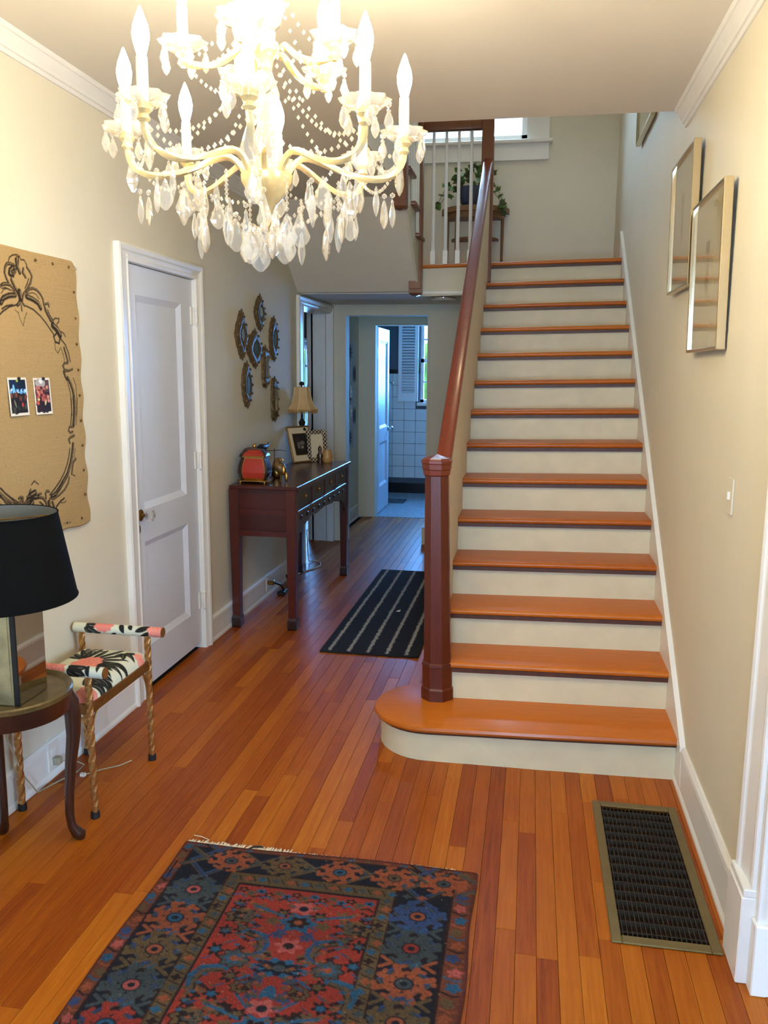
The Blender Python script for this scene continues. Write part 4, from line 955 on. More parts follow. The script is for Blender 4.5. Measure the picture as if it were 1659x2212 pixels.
# ------------------------------------------------------------------ TABLE LAMP with mirrored column and black shade
LC = (-1.592, 2.268); lz = 0.5765
lamp = thing('table_lamp', (LC[0], LC[1], lz), 'table lamp with mirrored square column and black drum shade', 'lamp')
hw = 0.077
M['silverleaf'] = plain('silver_leaf', lin(176, 168, 132), 0.35, 0.75, var=0.25, scale=18)
MB().box(LC[0] - hw, LC[0] + hw, LC[1] - hw, LC[1] + hw, lz + 0.001, 0.885).build('lamp_column', M['silverleaf'], lamp)
MB().box(LC[0] + hw, LC[0] + hw + 0.003, LC[1] - hw + 0.004, LC[1] + hw - 0.003, lz + 0.003, 0.880).build('mirror_panel', M['mirror'], lamp)
MB().box(LC[0] + hw - 0.012, LC[0] + hw + 0.0035, LC[1] - hw - 0.002, LC[1] - hw + 0.006, lz + 0.001, 0.885).build('corner_bead', M['black'], lamp)
MB().box(LC[0] - hw + 0.01, LC[0] + hw - 0.020, LC[1] - hw - 0.003, LC[1] - hw, lz + 0.003, 0.880).build('mirror_panel', M['silverleaf'], lamp)
M['shade'] = plain('black_shade', lin(13, 12, 10), 0.95, bump=0.1, bscale=500, spec=0.1)
M['shadein'] = plain('shade_lining', lin(120, 118, 108), 0.7)
sr0, sr1, sz0, sz1 = 0.216, 0.170, 0.895, 1.162
n = 56
def cone(r0, r1, z0, z1): return MB().ring([[(LC[0] + r * math.cos(2 * math.pi * k / n), LC[1] + r * math.sin(2 * math.pi * k / n), z) for k in range(n)] for r, z in ((r0, z0), (r1, z1))], False)
o = cone(sr0, sr1, sz0, sz1).build('lamp_shade', M['shade'], lamp, True)
cone(sr0 - 0.003, sr1 - 0.003, sz0, sz1).build('shade_lining', M['shadein'], o, True)
for z, r in ((sz1, sr1), (sz0, sr0)): MB().tube([(LC[0] + r * math.cos(2 * math.pi * k / 48), LC[1] + r * math.sin(2 * math.pi * k / 48), z) for k in range(49)], 0.0025, 6).build('shade_rim', M['shade'], o, True)
sp = MB()
for k in range(3): a = 2.1 * k + 0.25; sp.tube([(LC[0], LC[1], sz1 - 0.02), (LC[0] + (sr1 - 0.002) * math.cos(a), LC[1] + (sr1 - 0.002) * math.sin(a), sz1 - 0.004)], 0.002, 6)
sp.build('shade_spider', M['brass'], lamp)
MB().lathe([(0.014, 0.885), (0.014, 0.965)], (LC[0], LC[1], 0), 12).build('lamp_socket', M['brass'], lamp, True)
MB().lathe([(0.014, 0.965), (0.020, 0.99), (0.032, 1.03), (0.034, 1.06), (0.026, 1.085), (0.002, 1.096)], (LC[0], LC[1], 0), 16).build('light_bulb', M['white'], lamp, True)

# ------------------------------------------------------------------ UPHOLSTERED BENCH on twisted gold legs
bn = thing('bench', (-1.645, 2.80, 0), 'small armed bench with floral cushion and twisted gold legs', 'bench')
M['twist'] = plain('twisted_brass', lin(190, 142, 82), 0.32, 0.85, var=0.08, scale=20)
M['seatrail'] = plain('gilt_rail', lin(128, 88, 42), 0.4, 0.6, var=0.15, scale=30)
BX0, BX1, BY0, BY1 = -1.787, -1.498, 2.566, 3.030
for (x, y) in ((BX0, BY0), (BX1, BY0), (BX0, BY1), (BX1, BY1)):
    nn = 60; L = MB().tube([(x, y, 0.022 + 0.530 * k / nn) for k in range(nn + 1)], 0.0135, 9, twist=0.32, prof=lambda k, n: 1.0 if k % 3 else 0.72)
    g = L.build('leg', M['twist'], bn, True)
    MB().lathe([(0.016, 0.0), (0.0165, 0.004), (0.0155, 0.024), (0.010, 0.026)], (x, y, 0), 14).build('foot_cap', M['black'], g, True)
mb = MB().box(BX0, BX1, BY0 - 0.008, BY0 + 0.008, 0.395, 0.432).box(BX0, BX1, BY1 - 0.008, BY1 + 0.008, 0.395, 0.432); mb.build('end_rail', M['seatrail'], bn)
MB().box(BX1 - 0.007, BX1 + 0.007, BY0, BY1, 0.395, 0.432).build('front_rail', M['seatrail'], bn); MB().box(BX0 - 0.007, BX0 + 0.007, BY0, BY1, 0.395, 0.432).build('back_rail', M['seatrail'], bn)
def bracket(x, y, dx, dy):
    return [(x + dx * (0.052 * (1 - math.cos(t))), y + dy * (0.052 * (1 - math.cos(t))), 0.300 + 0.095 * math.sin(t)) for t in np.linspace(0, math.pi / 2, 9)]
for (x, y, dx, dy) in ((BX1, BY0 + .012, 0, 1), (BX1, BY1 - .012, 0, -1), (BX0, BY0 + .012, 0, 1), (BX0, BY1 - .012, 0, -1), (BX0 + .012, BY0, 1, 0), (BX1 - .012, BY0, -1, 0), (BX0 + .012, BY1, 1, 0), (BX1 - .012, BY1, -1, 0)):
    MB().tube(bracket(x, y, dx, dy), 0.0042, 6).build('bracket', M['twist'], bn, True)
CRM, BLK, PNK, PNK2 = lin(214, 212, 186), lin(34, 32, 28), lin(226, 132, 116), lin(242, 168, 148)
cvc = Canvas(0.50, 0.33, 190, 126, CRM)     # x: along wall, y: from wall to front
def peony(c, x, y, r, sq=1.0):
    c.ell(x, y, r, r * sq, PNK, 0.2, 11, 0.07)
    for q in range(34):
        a = q * 2.4; rr = r * 0.9 * math.sqrt((q + 1) / 35); s = r * 0.17
        p = [(x + rr * math.cos(a + t) + s * 0.25 * math.cos(6 * t), y + (rr * math.sin(a + t)) * sq) for t in np.linspace(-0.28, 0.28, 5)]
        c.line(p, 0.0022, PNK2, 0.9)
def spray(c, x, y, ang, k, L, spread=1.0, wd=0.016):
    for i in range(k):
        a = ang + spread * (i / (k - 1) - 0.5); r0 = 0.012; r1 = L * (0.75 + 0.3 * math.sin(i * 2.1) ** 2)
        c.leaf(x + r0 * math.cos(a), y + r0 * math.sin(a), x + r1 * math.cos(a), y + r1 * math.sin(a), wd, BLK)
        c.line([(x + r1 * .35 * math.cos(a + .05), y + r1 * .35 * math.sin(a + .05)), (x + r1 * .8 * math.cos(a + .03), y + r1 * .8 * math.sin(a + .03))], 0.0012, CRM, .5)
spray(cvc, 0.29, 0.16, 0.75, 5, 0.22, 1.5, .026); spray(cvc, 0.26, 0.20, 1.7, 6, 0.14, 1.3, .026); spray(cvc, 0.20, 0.15, 3.6, 5, 0.19, 1.2, .022); spray(cvc, 0.22, 0.13, 4.5, 4, 0.12, .9, .02)
spray(cvc, 0.30, 0.13, 5.7, 5, 0.19, 1.1, .024); spray(cvc, 0.05, 0.27, 0.3, 4, 0.16, 1.0, .03); spray(cvc, 0.13, 0.25, 1.1, 4, .10, 1.2, .03); spray(cvc, 0.44, 0.24, 2.4, 4, 0.10, 1.5, .024); spray(cvc, 0.40, 0.05, 1.0, 4, 0.12, 1.6, .02)
peony(cvc, 0.265, 0.158, 0.080, 0.78); peony(cvc, 0.05, 0.07, 0.066, 0.9); peony(cvc, 0.015, 0.315, 0.05); peony(cvc, 0.44, 0.325, 0.03)
M['fabric'] = painted('floral_cotton', 0.9, 0.15, 500)
def seat_pos(X, Y):
    u = X / 0.50; v = Y / 0.33; eu = np.minimum(u, 1 - u) * 0.50; ev = np.minimum(v, 1 - v) * 0.33
    e = np.minimum(eu, ev); k = np.clip(e / 0.045, 0, 1); z = 0.428 + 0.046 * np.sqrt(np.clip(1 - (1 - k) ** 2, 0, 1)) + 0.014 * np.sin(np.pi * u) * np.sin(np.pi * v)
    sx = (X - 0.25) * (0.468 / 0.50); sy = (Y - 0.165) * (0.290 / 0.33); cl = lambda a, h: np.sign(a) * np.minimum(np.abs(a), h)
    # corners notch in slightly around the legs
    cn = np.clip((np.abs(sx) - 0.19) / 0.044, 0, 1) * np.clip((np.abs(sy) - 0.10) / 0.045, 0, 1)
    return (-1.642 + sy * (1 - 0.06 * cn), 2.798 + sx * (1 - 0.04 * cn), z)
canvas_mesh('seat_cushion', cvc, seat_pos, M['fabric'], bn)
for yy, seedv in ((BY0 - 0.002, 1), (BY1 + 0.002, 2)):
    c = Canvas(0.40, 0.12, 170, 50, CRM)
    if seedv == 2:
        spray(c, 0.045, 0.05, 0.2, 4, 0.09, 1.2, .02); c.ell(0.14, 0.045, 0.042, 0.030, PNK, 0, 9, .08); c.leaf(.21, .03, .235, .075, .022, BLK); c.leaf(.25, .035, .27, .06, .02, BLK); c.leaf(.285, .065, .36, .035, .026, BLK); c.leaf(.30, .09, .37, .06, .02, BLK); peony(c, 0.385, 0.05, 0.045)
        c.leaf(.08, .10, .13, .075, .014, BLK); c.leaf(.17, .09, .20, .075, .014, BLK)
    else:
        peony(c, 0.20, 0.05, 0.05); spray(c, 0.25, 0.05, 0.1, 4, 0.09, 1.0, .03); c.leaf(.335, .03, .345, .08, .018, BLK); spray(c, 0.06, 0.05, 0.6, 4, 0.08, 2, .02); c.leaf(.372, .02, .38, .06, .014, BLK)
    ax0, ax1, ra = -1.815, -1.432, 0.0205
    canvas_mesh('arm_roll', c, lambda X, Y: (ax0 + (ax1 - ax0) * X / 0.40, yy + ra * np.cos(2 * np.pi * (Y - 0.052) / 0.12 + 2.35), 0.553 + ra * np.sin(2 * np.pi * (Y - 0.052) / 0.12 + 2.35)), M['fabric'], bn)
    for xx, s in ((ax0, -1), (ax1, 1)):
        MB().lathe([(0.002, 0), (0.0195, 0), (0.0205, 0.003), (0.013, 0.004), (0.002, 0.001)], n=16).xf(Matrix.Translation((xx, yy, 0.553)) @ Matrix.Rotation(s * math.pi / 2, 4, 'Y')).build('arm_end', M['twist'], bn, True)

# outlet and lamp cord behind the bench
def outlet(x, y, z, label, cat='outlet'):
    t = thing('wall_outlet', (x, y, z - 0.057), label, cat)
    MB().box(x, x + 0.005, y - 0.036, y + 0.036, z - 0.057, z + 0.057).build('cover_plate', M['white'], t, bevel=0.002)
    for dz in (-0.02, 0.02): MB().box(x + 0.005, x + 0.007, y - 0.015, y + 0.015, z + dz - 0.012, z + dz + 0.012).build('socket', M['trim'], t)
    return t
outlet(XL + 0.0135, 2.82, 0.088, 'white wall outlet low on baseboard behind the bench')
M['cordw'] = plain('pale_cord', lin(170, 156, 128), 0.6)
crd = MB().tube([(XL + 0.05, 2.82, 0.070), (XL + 0.085, 2.86, 0.055), (XL + 0.10, 2.90, 0.02), (XL + 0.09, 2.86, 0.006), (XL + 0.05, 2.76, 0.004), (XL + 0.045, 2.66, 0.02), (XL + 0.045, 2.58, 0.13), (XL + 0.05, 2.50, 0.30), (XL + 0.07, 2.40, 0.52), (XL + 0.12, 2.30, 0.585)], 0.003, 6)
ct = thing('lamp_cord', (XL + 0.05, 2.82, 0), 'pale lamp cord hanging behind the bench to the outlet', 'cord')
crd.build('cord', M['cordw'], ct, True); MB().box(XL + 0.020, XL + 0.050, 2.805, 2.835, 0.055, 0.085).build('plug', M['cordw'], ct, bevel=0.004)
fc = thing('charger_cable', (-1.66, 2.98, 0), 'thin clear cord end lying on the floor under the bench', 'cord')
MB().tube([(-1.700, 2.850, 0.004), (-1.66, 2.90, 0.004), (-1.60, 2.95, 0.004), (-1.575, 3.00, 0.004)], 0.0025, 6).build('cord', M['cordw'], fc, True); MB().box(-1.715, -1.695, 2.838, 2.852, 0, 0.012).build('plug', M['white'], fc)

# ------------------------------------------------------------------ CONSOLE TABLE
con = thing('console_table', (-1.60, 5.58, 0), 'long dark red altar console table with carved apron and drawers', 'console table')
M['rosewood'] = wood('rosewood', [lin(42, 12, 8), lin(70, 21, 14), lin(88, 31, 20)], 0.3, 'y', 0.2, fine=50)
M['rosedark'] = plain('carved_rosewood', lin(40, 18, 14), 0.35, var=0.3, scale=60, bump=0.4, bscale=90, coat=0.3)
CX0, CX1, CY0, CY1, CZ = -1.808, -1.384, 4.815, 6.335, 0.905
MB().box(CX0 + 0.004, CX1 + 0.012, CY0 - 0.004, CY1 + 0.010, CZ - 0.022, CZ).build('table_top', M['rosewood'], con, bevel=0.004)
MB().box(CX1 - 0.004, CX1 + 0.004, CY0 + 0.06, CY1 - 0.06, CZ - 0.040, CZ - 0.022).build('top_moulding', M['rosewood'], con)
for (x, y) in ((CX0, CY0), (CX1 - 0.062, CY0), (CX0, CY1 - 0.07), (CX1 - 0.062, CY1 - 0.07)):
    x1, y1 = x + 0.062, y + 0.070; xc, yc = (x + x1) / 2, (y + y1) / 2
    L = MB().ring([[(xc + sx * a, yc + sy * b, z) for sx, sy in ((-1, -1), (1, -1), (1, 1), (-1, 1))] for a, b, z in ((0.024, 0.028, 0.075), (0.0245, 0.029, 0.2), (0.030, 0.034, 0.60), (0.031, 0.035, 0.884))])
    g = L.build('leg', M['rosewood'], con, bevel=0.002)
    MB().ring([[(xc + sx * a, yc + sy * b, z) for sx, sy in ((-1, -1), (1, -1), (1, 1), (-1, 1))] for a, b, z in ((0.026, 0.030, 0.0), (0.029, 0.033, 0.012), (0.029, 0.033, 0.062), (0.024, 0.028, 0.078))]).build('foot', M['rosedark'], g)
for y, s in ((CY0 + 0.012, 1), (CY1 - 0.03, 1)):      # end frames with two recessed panels
    e = MB()
    for z0, z1 in ((0.590, 0.625), (0.725, 0.760), (0.858, 0.884)): e.box(CX0 + 0.06, CX1 - 0.06, y, y + 0.020, z0, z1)
    e.build('end_rail', M['rosewood'], con)
    for z0, z1 in ((0.622, 0.728), (0.757, 0.861)): MB().box(CX0 + 0.06, CX1 - 0.06, y + 0.010, y + 0.018, z0, z1).build('end_panel', M['rosewood'], con)
fxx = CX1 - 0.014
MB().box(fxx - 0.01, fxx, CY0 + 0.07, CY1 - 0.07, 0.725, 0.884).build('front_panel', M['rosedark'], con)
MB().box(fxx - 0.004, fxx + 0.012, CY0 + 0.06, CY1 - 0.06, 0.726, 0.748).build('front_rail', M['rosewood'], con, bevel=0.004)
nd = 4; dl = (CY1 - CY0 - 0.14) / nd
for k in range(nd):
    y0 = CY0 + 0.07 + dl * k; d = MB().box(fxx, fxx + 0.008, y0 + 0.018, y0 + dl - 0.018, 0.765, 0.868).build('drawer', M['rosedark'], con, bevel=0.003)
    MB().lathe([(0.002, 0), (0.026, 0.001), (0.024, 0.004), (0.008, 0.005), (0.007, 0.014), (0.002, 0.016)], n=16).xf(Matrix.Translation((fxx + 0.008, y0 + dl / 2, 0.818)) @ Matrix.Rotation(math.pi / 2, 4, 'Y')).build('drawer_pull', M['brass'], d, True)
    MB().box(fxx, fxx + 0.014, y0 - 0.008, y0 + 0.008, 0.75, 0.884).build('drawer_divider', M['rosewood'], con)
# scalloped carved apron
ap = []
ya, yb = CY0 + 0.068, CY1 - 0.068
lower = [(0, 0.520), (0.03, 0.525), (0.05, 0.560), (0.055, 0.600), (0.09, 0.598), (0.13, 0.604), (0.15, 0.632), (0.20, 0.634), (0.24, 0.648), (0.27, 0.640), (0.32, 0.660), (0.40, 0.662), (0.46, 0.655)]
pts = [(ya + t, z) for t, z in lower]
mid = (ya + yb) / 2
pts = [(y, z) for y, z in pts] + [(mid, 0.668)] + [(ya + yb - y, z) for y, z in reversed(pts)] + [(yb, 0.728), (ya, 0.728)]
MB().prism(pts, 'x', fxx - 0.012, fxx + 0.004).build('carved_apron', M['rosedark'], con)
for k in range(9):
    yy = ya + 0.10 + (yb - ya - 0.2) * k / 8; MB().ball((fxx + 0.004, yy, 0.692), 0.020, 10, 6, 0.35, 1.6, 0.8).build('carved_boss', M['rosedark'], con, True)
MB().box(CX0 + 0.006, CX0 + 0.016, CY0 + .07, CY1 - .07, 0.70, 0.884).build('back_panel', M['rosedark'], con)

# ------------------------------------------------------------------ THINGS ON THE CONSOLE
TZ = CZ
# red tea box
tb = thing('tea_box', (-1.68, 4.975, TZ), 'red lacquer tea box with gold trim and ball finial', 'box')
M['lacquer'] = plain('red_lacquer', lin(176, 48, 30), 0.3, var=0.12, scale=60, coat=0.3)
M['lacqdark'] = plain('dark_lacquer', lin(58, 30, 24), 0.35, var=0.2, scale=40, coat=0.2)
bx, by = -1.690, 4.975
def octo(w, d, z, c=0.25):
    a = w * (1 - c); e = d * (1 - c); return [(bx + x, by + y, z) for x, y in ((-a, -d), (a, -d), (w, -e), (w, e), (a, d), (-a, d), (-w, e), (-w, -e))]
prof = [(0.052, 0.022), (0.060, 0.035), (0.066, 0.070), (0.064, 0.105), (0.054, 0.150), (0.052, 0.165)]
MB().ring([octo(a * 1.45, a, TZ + z) for a, z in prof]).build('box_body', M['lacqdark'], tb, True)
fy = -1
def face(zs, off, name, mat):
    mb = MB(); rows = []
    for a, z in zs: rows.append([(bx + 0.012 - a * 1.13, by - a - off, TZ + z), (bx + 0.012 + a * 1.13, by - a - off, TZ + z)])
    vs = [p for r in rows for p in r]; vs2 = [(x, y + 0.006, z) for x, y, z in vs]; n = len(rows)
    fs = [(2 * i, 2 * i + 1, 2 * i + 3, 2 * i + 2) for i in range(n - 1)] + [(2 * n + 2 * i, 2 * n + 2 * i + 2, 2 * n + 2 * i + 3, 2 * n + 2 * i + 1) for i in range(n - 1)] + [(2 * i, 2 * i + 2, 2 * n + 2 * i + 2, 2 * n + 2 * i) for i in range(n - 1)] + [(2 * i + 1, 2 * n + 2 * i + 1, 2 * n + 2 * i + 3, 2 * i + 3) for i in range(n - 1)]
    return mb.add(vs + vs2, fs).build(name, mat, tb)
face(prof, 0.0045, 'gold_edge', M['gold'])
face([(a - 0.0035, z + (0.003 if i == 0 else -0.003 if i == len(prof) - 1 else 0)) for i, (a, z) in enumerate(prof)], 0.0082, 'red_face', M['lacquer'])
MB().ring([octo(a * 1.42, a, TZ + z) for a, z in ((0.056, 0.012), (0.070, 0.014), (0.070, 0.020), (0.054, 0.023))]).build('box_base', M['gold'], tb)
for sx, sy in ((-1, -1), (1, -1), (-1, 1), (1, 1)): MB().lathe([(0.006, 0), (0.008, 0.006), (0.006, 0.013)], (bx + sx * 0.078, by + sy * 0.052, TZ), 10).build('foot', M['gold'], tb, True)
lid = MB().ring([octo(a * 1.45, a, TZ + z) for a, z in ((0.058, 0.163), (0.060, 0.170), (0.054, 0.186), (0.040, 0.200), (0.036, 0.208), (0.018, 0.213))]).build('box_lid', M['lacqdark'], tb, True)
zz = [(0.060, 0.170), (0.054, 0.186), (0.040, 0.200), (0.034, 0.207)]; face(zz, 0.004, 'lid_face', M['lacquer']); face([(0.061, 0.164), (0.062, 0.172)], 0.005, 'lid_rim', M['gold'])
MB().ball((bx, by, TZ + 0.229), 0.014, 14, 10).build('ball_finial', M['gold'], tb, True); MB().lathe([(0.008, 0.211), (0.005, 0.218)], (bx, by, TZ), 10).build('finial_neck', M['gold'], tb)
# brown companion box behind it
t2 = thing('tea_box', (-1.765, 5.06, TZ), 'dark brown lidded box standing behind the red tea box', 'box'); bx, by = -1.757, 5.10
MB().ring([octo(a, a * 1.1, TZ + z) for a, z in ((0.042, 0.012), (0.050, 0.05), (0.051, 0.11), (0.046, 0.165))]).build('box_body', M['lacqdark'], t2, True)
MB().ring([octo(a, a * 1.1, TZ + z) for a, z in ((0.050, 0.165), (0.051, 0.176), (0.036, 0.20), (0.016, 0.208))]).build('box_lid', M['lacqdark'], t2, True)
for sx, sy in ((-1, -1), (1, -1), (-1, 1), (1, 1)): MB().lathe([(0.006, 0), (0.008, 0.006), (0.006, 0.013)], (bx + sx * 0.034, by + sy * 0.038, TZ), 8).build('foot', M['lacqdark'], t2, True)
# quail figurine
M['quail'] = plain('quail_glaze', lin(112, 84, 46), 0.35, 0.35, var=0.35, scale=70, bump=0.3, bscale=150)
ql = thing('quail_figurine', (-1.545, 5.02, TZ), 'brown and gold quail figurine beside the red tea box', 'figurine'); qx, qy = -1.552, 5.03
body = [((qx + 0.038, qy, TZ + 0.052), 0.016), ((qx + 0.024, qy, TZ + 0.072), 0.030), ((qx + 0.008, qy, TZ + 0.092), 0.036), ((qx - 0.008, qy, TZ + 0.110), 0.033), ((qx - 0.010, qy, TZ + 0.128), 0.024), ((qx - 0.004, qy, TZ + 0.142), 0.017), ((qx + 0.004, qy, TZ + 0.150), 0.008)]
MB().tube([p for p, r in body], [r for p, r in body], 14).build('bird_body', M['quail'], ql, True)
MB().ball((qx + 0.012, qy - 0.006, TZ + 0.143), 0.015, 12, 8).build('bird_head', M['quail'], ql, True)
MB().lathe([(0.005, 0), (0.001, 0.014)], n=8).xf(Matrix.Translation((qx + 0.024, qy - 0.008, TZ + 0.143)) @ Matrix.Rotation(math.radians(110), 4, 'Y')).build('beak', M['gold'], ql)
MB().ball((qx + 0.034, qy - 0.014, TZ + 0.076), 0.022, 12, 8, 0.8, 0.55, 1.35).build('wing', M['gold'], ql, True)
MB().ball((qx + 0.050, qy - 0.008, TZ + 0.034), 0.016, 10, 8, 0.8, 0.5, 1.9).build('tail', M['gold'], ql, True)
for dy in (-0.010, 0.010): MB().tube([(qx + 0.016, qy + dy, TZ + 0.055), (qx + 0.012, qy + dy, TZ + 0.006), (qx + 0.030, qy + dy, TZ + 0.003)], 0.004, 6).build('bird_leg', M['quail'], ql, True)
# gold box behind quail
gb = thing('trinket_dish', (-1.62, 5.20, TZ), 'small gold trinket pot behind the quail', 'pot'); MB().lathe([(0.022, 0), (0.034, 0.012), (0.036, 0.05), (0.028, 0.075), (0.030, 0.085), (0.026, 0.085), (0.024, 0.06)], (-1.625, 5.22, TZ), 20).build('pot_body', M['gold'], gb, True)
# iron branch with little birds against the wall
M['iron'] = plain('dark_iron', lin(56, 44, 36), 0.5, 0.6)
tw = thing('bird_branch', (-1.74, 5.45, TZ), 'dark metal bird on a thin branch behind the tea box', 'figurine')
MB().tube([(-1.742, 5.18, TZ + 0.16), (-1.742, 5.35, TZ + 0.165), (-1.738, 5.52, TZ + 0.150), (-1.735, 5.66, TZ + 0.142), (-1.733, 5.80, TZ + 0.12)], [0.003, 0.003, 0.0028, 0.0025, 0.0015], 6).build('branch', M['iron'], tw, True)
for yy in (5.30, 5.55): MB().tube([(-1.742, yy, TZ), (-1.742, yy, TZ + 0.16)], 0.0025, 6).build('stand_leg', M['iron'], tw)
MB().tube([(-1.742, 5.20, TZ + 0.190), (-1.742, 5.26, TZ + 0.192), (-1.742, 5.32, TZ + 0.188), (-1.742, 5.40, TZ + 0.195), (-1.742, 5.44, TZ + 0.215)], [0.014, 0.026, 0.024, 0.010, 0.003], 10).build('bird_body', M['iron'], tw, True)
MB().box(-1.80, -1.72, 5.26, 5.60, TZ, TZ + 0.006).build('stand_base', M['iron'], tw)
# leaning picture frame
M['giltframe'] = plain('gilt_frame', lin(150, 112, 62), 0.4, 0.5, var=0.2, scale=40)
M['mat'] = plain('cream_mat', lin(226, 206, 170), 0.8)
def easel_frame(root, cx, cy, w, h, tilt, yaw, fw, fm, mm, pic, inner):
    R = Matrix.Translation((cx, cy, TZ + 0.003)) @ Matrix.Rotation(yaw, 4, 'Z') @ Matrix.Rotation(tilt, 4, 'X')
    def part(name, mat, boxes, **k):
        mb = MB()
        for b in boxes: mb.box(*b)
        mb.xf(R); return mb.build(name, mat, root, **k)
    part('frame_moulding', fm, [(-w, w, 0, 0.014, 0, fw), (-w, w, 0, 0.014, h - fw, h), (-w, -w + fw, 0, 0.014, fw, h - fw), (w - fw, w, 0, 0.014, fw, h - fw)], bevel=0.002)
    part('mat_board', mm, [(-w + fw, w - fw, 0.006, 0.009, fw, h - fw)])
    a, b = inner
    part('inner_fillet', M['gold'], [(-w + a - .005, w - a + .005, 0.004, 0.0065, b - .005, b), (-w + a - .005, w - a + .005, 0.004, 0.0065, h - b, h - b + .005), (-w + a - .005, -w + a, 0.004, 0.0065, b, h - b), (w - a, w - a + .005, 0.004, 0.0065, b, h - b)])
    c = Canvas(2 * (w - a), h - 2 * b, 60, 80, pic[0])
    for q in pic[1]: c.ell(q[0] * c.w, q[1] * c.h, q[2] * c.w, q[3] * c.h, q[4])
    def pos(X, Y):
        P = np.stack([X - (w - a), np.full_like(X, 0.0055), Y + b, np.ones_like(X)], -1) @ np.array(R).T
        return P[..., 0], P[..., 1], P[..., 2]
    canvas_mesh('picture', c, pos, M['print'], root)
    part('backing', M['black'], [(-w + .006, w - .006, 0.010, 0.016, .006, h - .006)])
    mb = MB().box(-0.03, 0.03, 0.016, 0.020, 0.0, h * 0.72); mb.xf(R @ Matrix.Translation((0, h * 0.20, 0)) @ Matrix.Translation((0, 0, 0.0)) @ Matrix.Rotation(math.radians(14) , 4, 'X')); 
    mb.v = [(x, y, max(z, TZ + 0.001)) for x, y, z in mb.v]; mb.build('easel_back', M['black'], root)
pf = thing('picture_frame', (-1.60, 6.02, TZ), 'gold framed portrait photo with cream mat leaning on the console', 'picture frame')
easel_frame(pf, -1.690, 6.165, 0.1165, 0.285, math.radians(-17), math.radians(58), 0.012, M['giltframe'], M['mat'], (lin(46, 38, 34), [(0.35, 0.52, 0.16, 0.10, lin(108, 96, 84)), (0.62, 0.56, 0.18, 0.10, lin(118, 108, 96)), (0.5, 0.36, 0.22, 0.10, lin(84, 76, 70)), (0.58, 0.36, 0.08, 0.06, lin(160, 150, 140)), (0.3, 0.75, 0.2, 0.12, lin(58, 48, 42)), (0.3, 0.38, .06, .08, lin(140, 130, 118))]), (0.050, 0.062))
# lattice frame
lf = thing('picture_frame', (-1.62, 6.20, TZ), 'black and cream lattice photo frame behind the portrait', 'picture frame')
M['latdark'] = plain('dark_lattice', lin(52, 40, 34), 0.5)
Rl = Matrix.Translation((-1.612, 6.262, TZ)) @ Matrix.Rotation(math.radians(40), 4, 'Z') @ Matrix.Rotation(math.radians(-8), 4, 'X')
lw, lh, lfw = 0.085, 0.245, 0.032
mb = MB().box(-lw, lw, 0, 0.01, 0, lfw).box(-lw, lw, 0, 0.01, lh - lfw, lh).box(-lw, -lw + lfw, 0, 0.01, lfw, lh - lfw).box(lw - lfw, lw, 0, 0.01, lfw, lh - lfw); mb.xf(Rl); mb.build('frame_moulding', M['latdark'], lf)
mb = MB().box(-lw + lfw, lw - lfw, 0.004, 0.008, lfw, lh - lfw); mb.xf(Rl); mb.build('picture', M['mat'], lf)
lt = MB(); q = 0.032
def seg(a, b): lt.tube([(a[0], -0.001, a[1]), (b[0], -0.001, b[1])], 0.0022, 4)
for i in range(8):
    z0 = i * q * 0.96
    for x in (-lw, lw - lfw): seg((x, z0), (x + lfw, z0 + q)); seg((x + lfw, z0), (x, z0 + q))
for i in range(6):
    x0 = -lw + i * q * 0.9
    for z in (0, lh - lfw): seg((x0, z), (min(x0 + q, lw), z + lfw)); seg((min(x0 + q, lw), z), (x0, z + lfw))
lt.xf(Rl); lt.build('lattice', M['mat'], lf)
# amber jar and dark figurine
M['amber'] = plain('honey_ceramic', lin(190, 142, 82), 0.4, var=0.15, scale=50)
aj = thing('candle_jar', (-1.530, 6.225, TZ), 'honey coloured ceramic jar at the far end of the console', 'jar')
MB().lathe([(0.030, 0.0), (0.040, 0.012), (0.043, 0.04), (0.040, 0.065), (0.033, 0.088), (0.034, 0.098), (0.030, 0.098), (0.028, 0.075)], (-1.530, 6.225, TZ), 24, fn=lambda t, r, z: 1 + 0.03 * math.cos(7 * t + 40 * z)).build('jar_body', M['amber'], aj, True)
fg = thing('small_figurine', (-1.580, 6.185, TZ), 'little dark wooden figurine beside the honey jar', 'figurine')
MB().lathe([(0.022, 0.0), (0.020, 0.03), (0.026, 0.055), (0.014, 0.075), (0.010, 0.085), (0.016, 0.10), (0.012, 0.118), (0.002, 0.130)], (-1.580, 6.185, TZ), 12, sy=0.7).build('figure_body', M['darkwood'], fg, True)
# bell shade lamp
bl = thing('table_lamp', (-1.745, 6.282, TZ), 'small lamp with a beige bell shade on the console', 'lamp'); lx, ly = -1.745, 6.282
M['bellshade'] = plain('beige_silk_shade', lin(206, 170, 118), 0.8, var=0.06, scale=20)
M['fringe2'] = plain('shade_fringe', lin(176, 136, 78), 0.9)
MB().lathe([(0.046, 0), (0.044, 0.012), (0.022, 0.022), (0.014, 0.05), (0.020, 0.085), (0.012, 0.15), (0.026, 0.22), (0.034, 0.245), (0.018, 0.27), (0.028, 0.30), (0.009, 0.33), (0.008, 0.42)], (lx, ly, TZ), 16).build('lamp_base', M['iron'], bl, True)
prof = [(0.122, 0.395), (0.098, 0.422), (0.080, 0.455), (0.070, 0.495), (0.062, 0.535), (0.056, 0.572)]
pn = 8
def bells(k, sc=1.0): return [[(lx + r * sc * math.cos(2 * math.pi * j / 32) * (1 + 0.035 * math.cos(pn * 2 * math.pi * j / 32)), ly + r * sc * math.sin(2 * math.pi * j / 32) * (1 + 0.035 * math.cos(pn * 2 * math.pi * j / 32)), TZ + z) for j in range(32)] for r, z in prof]
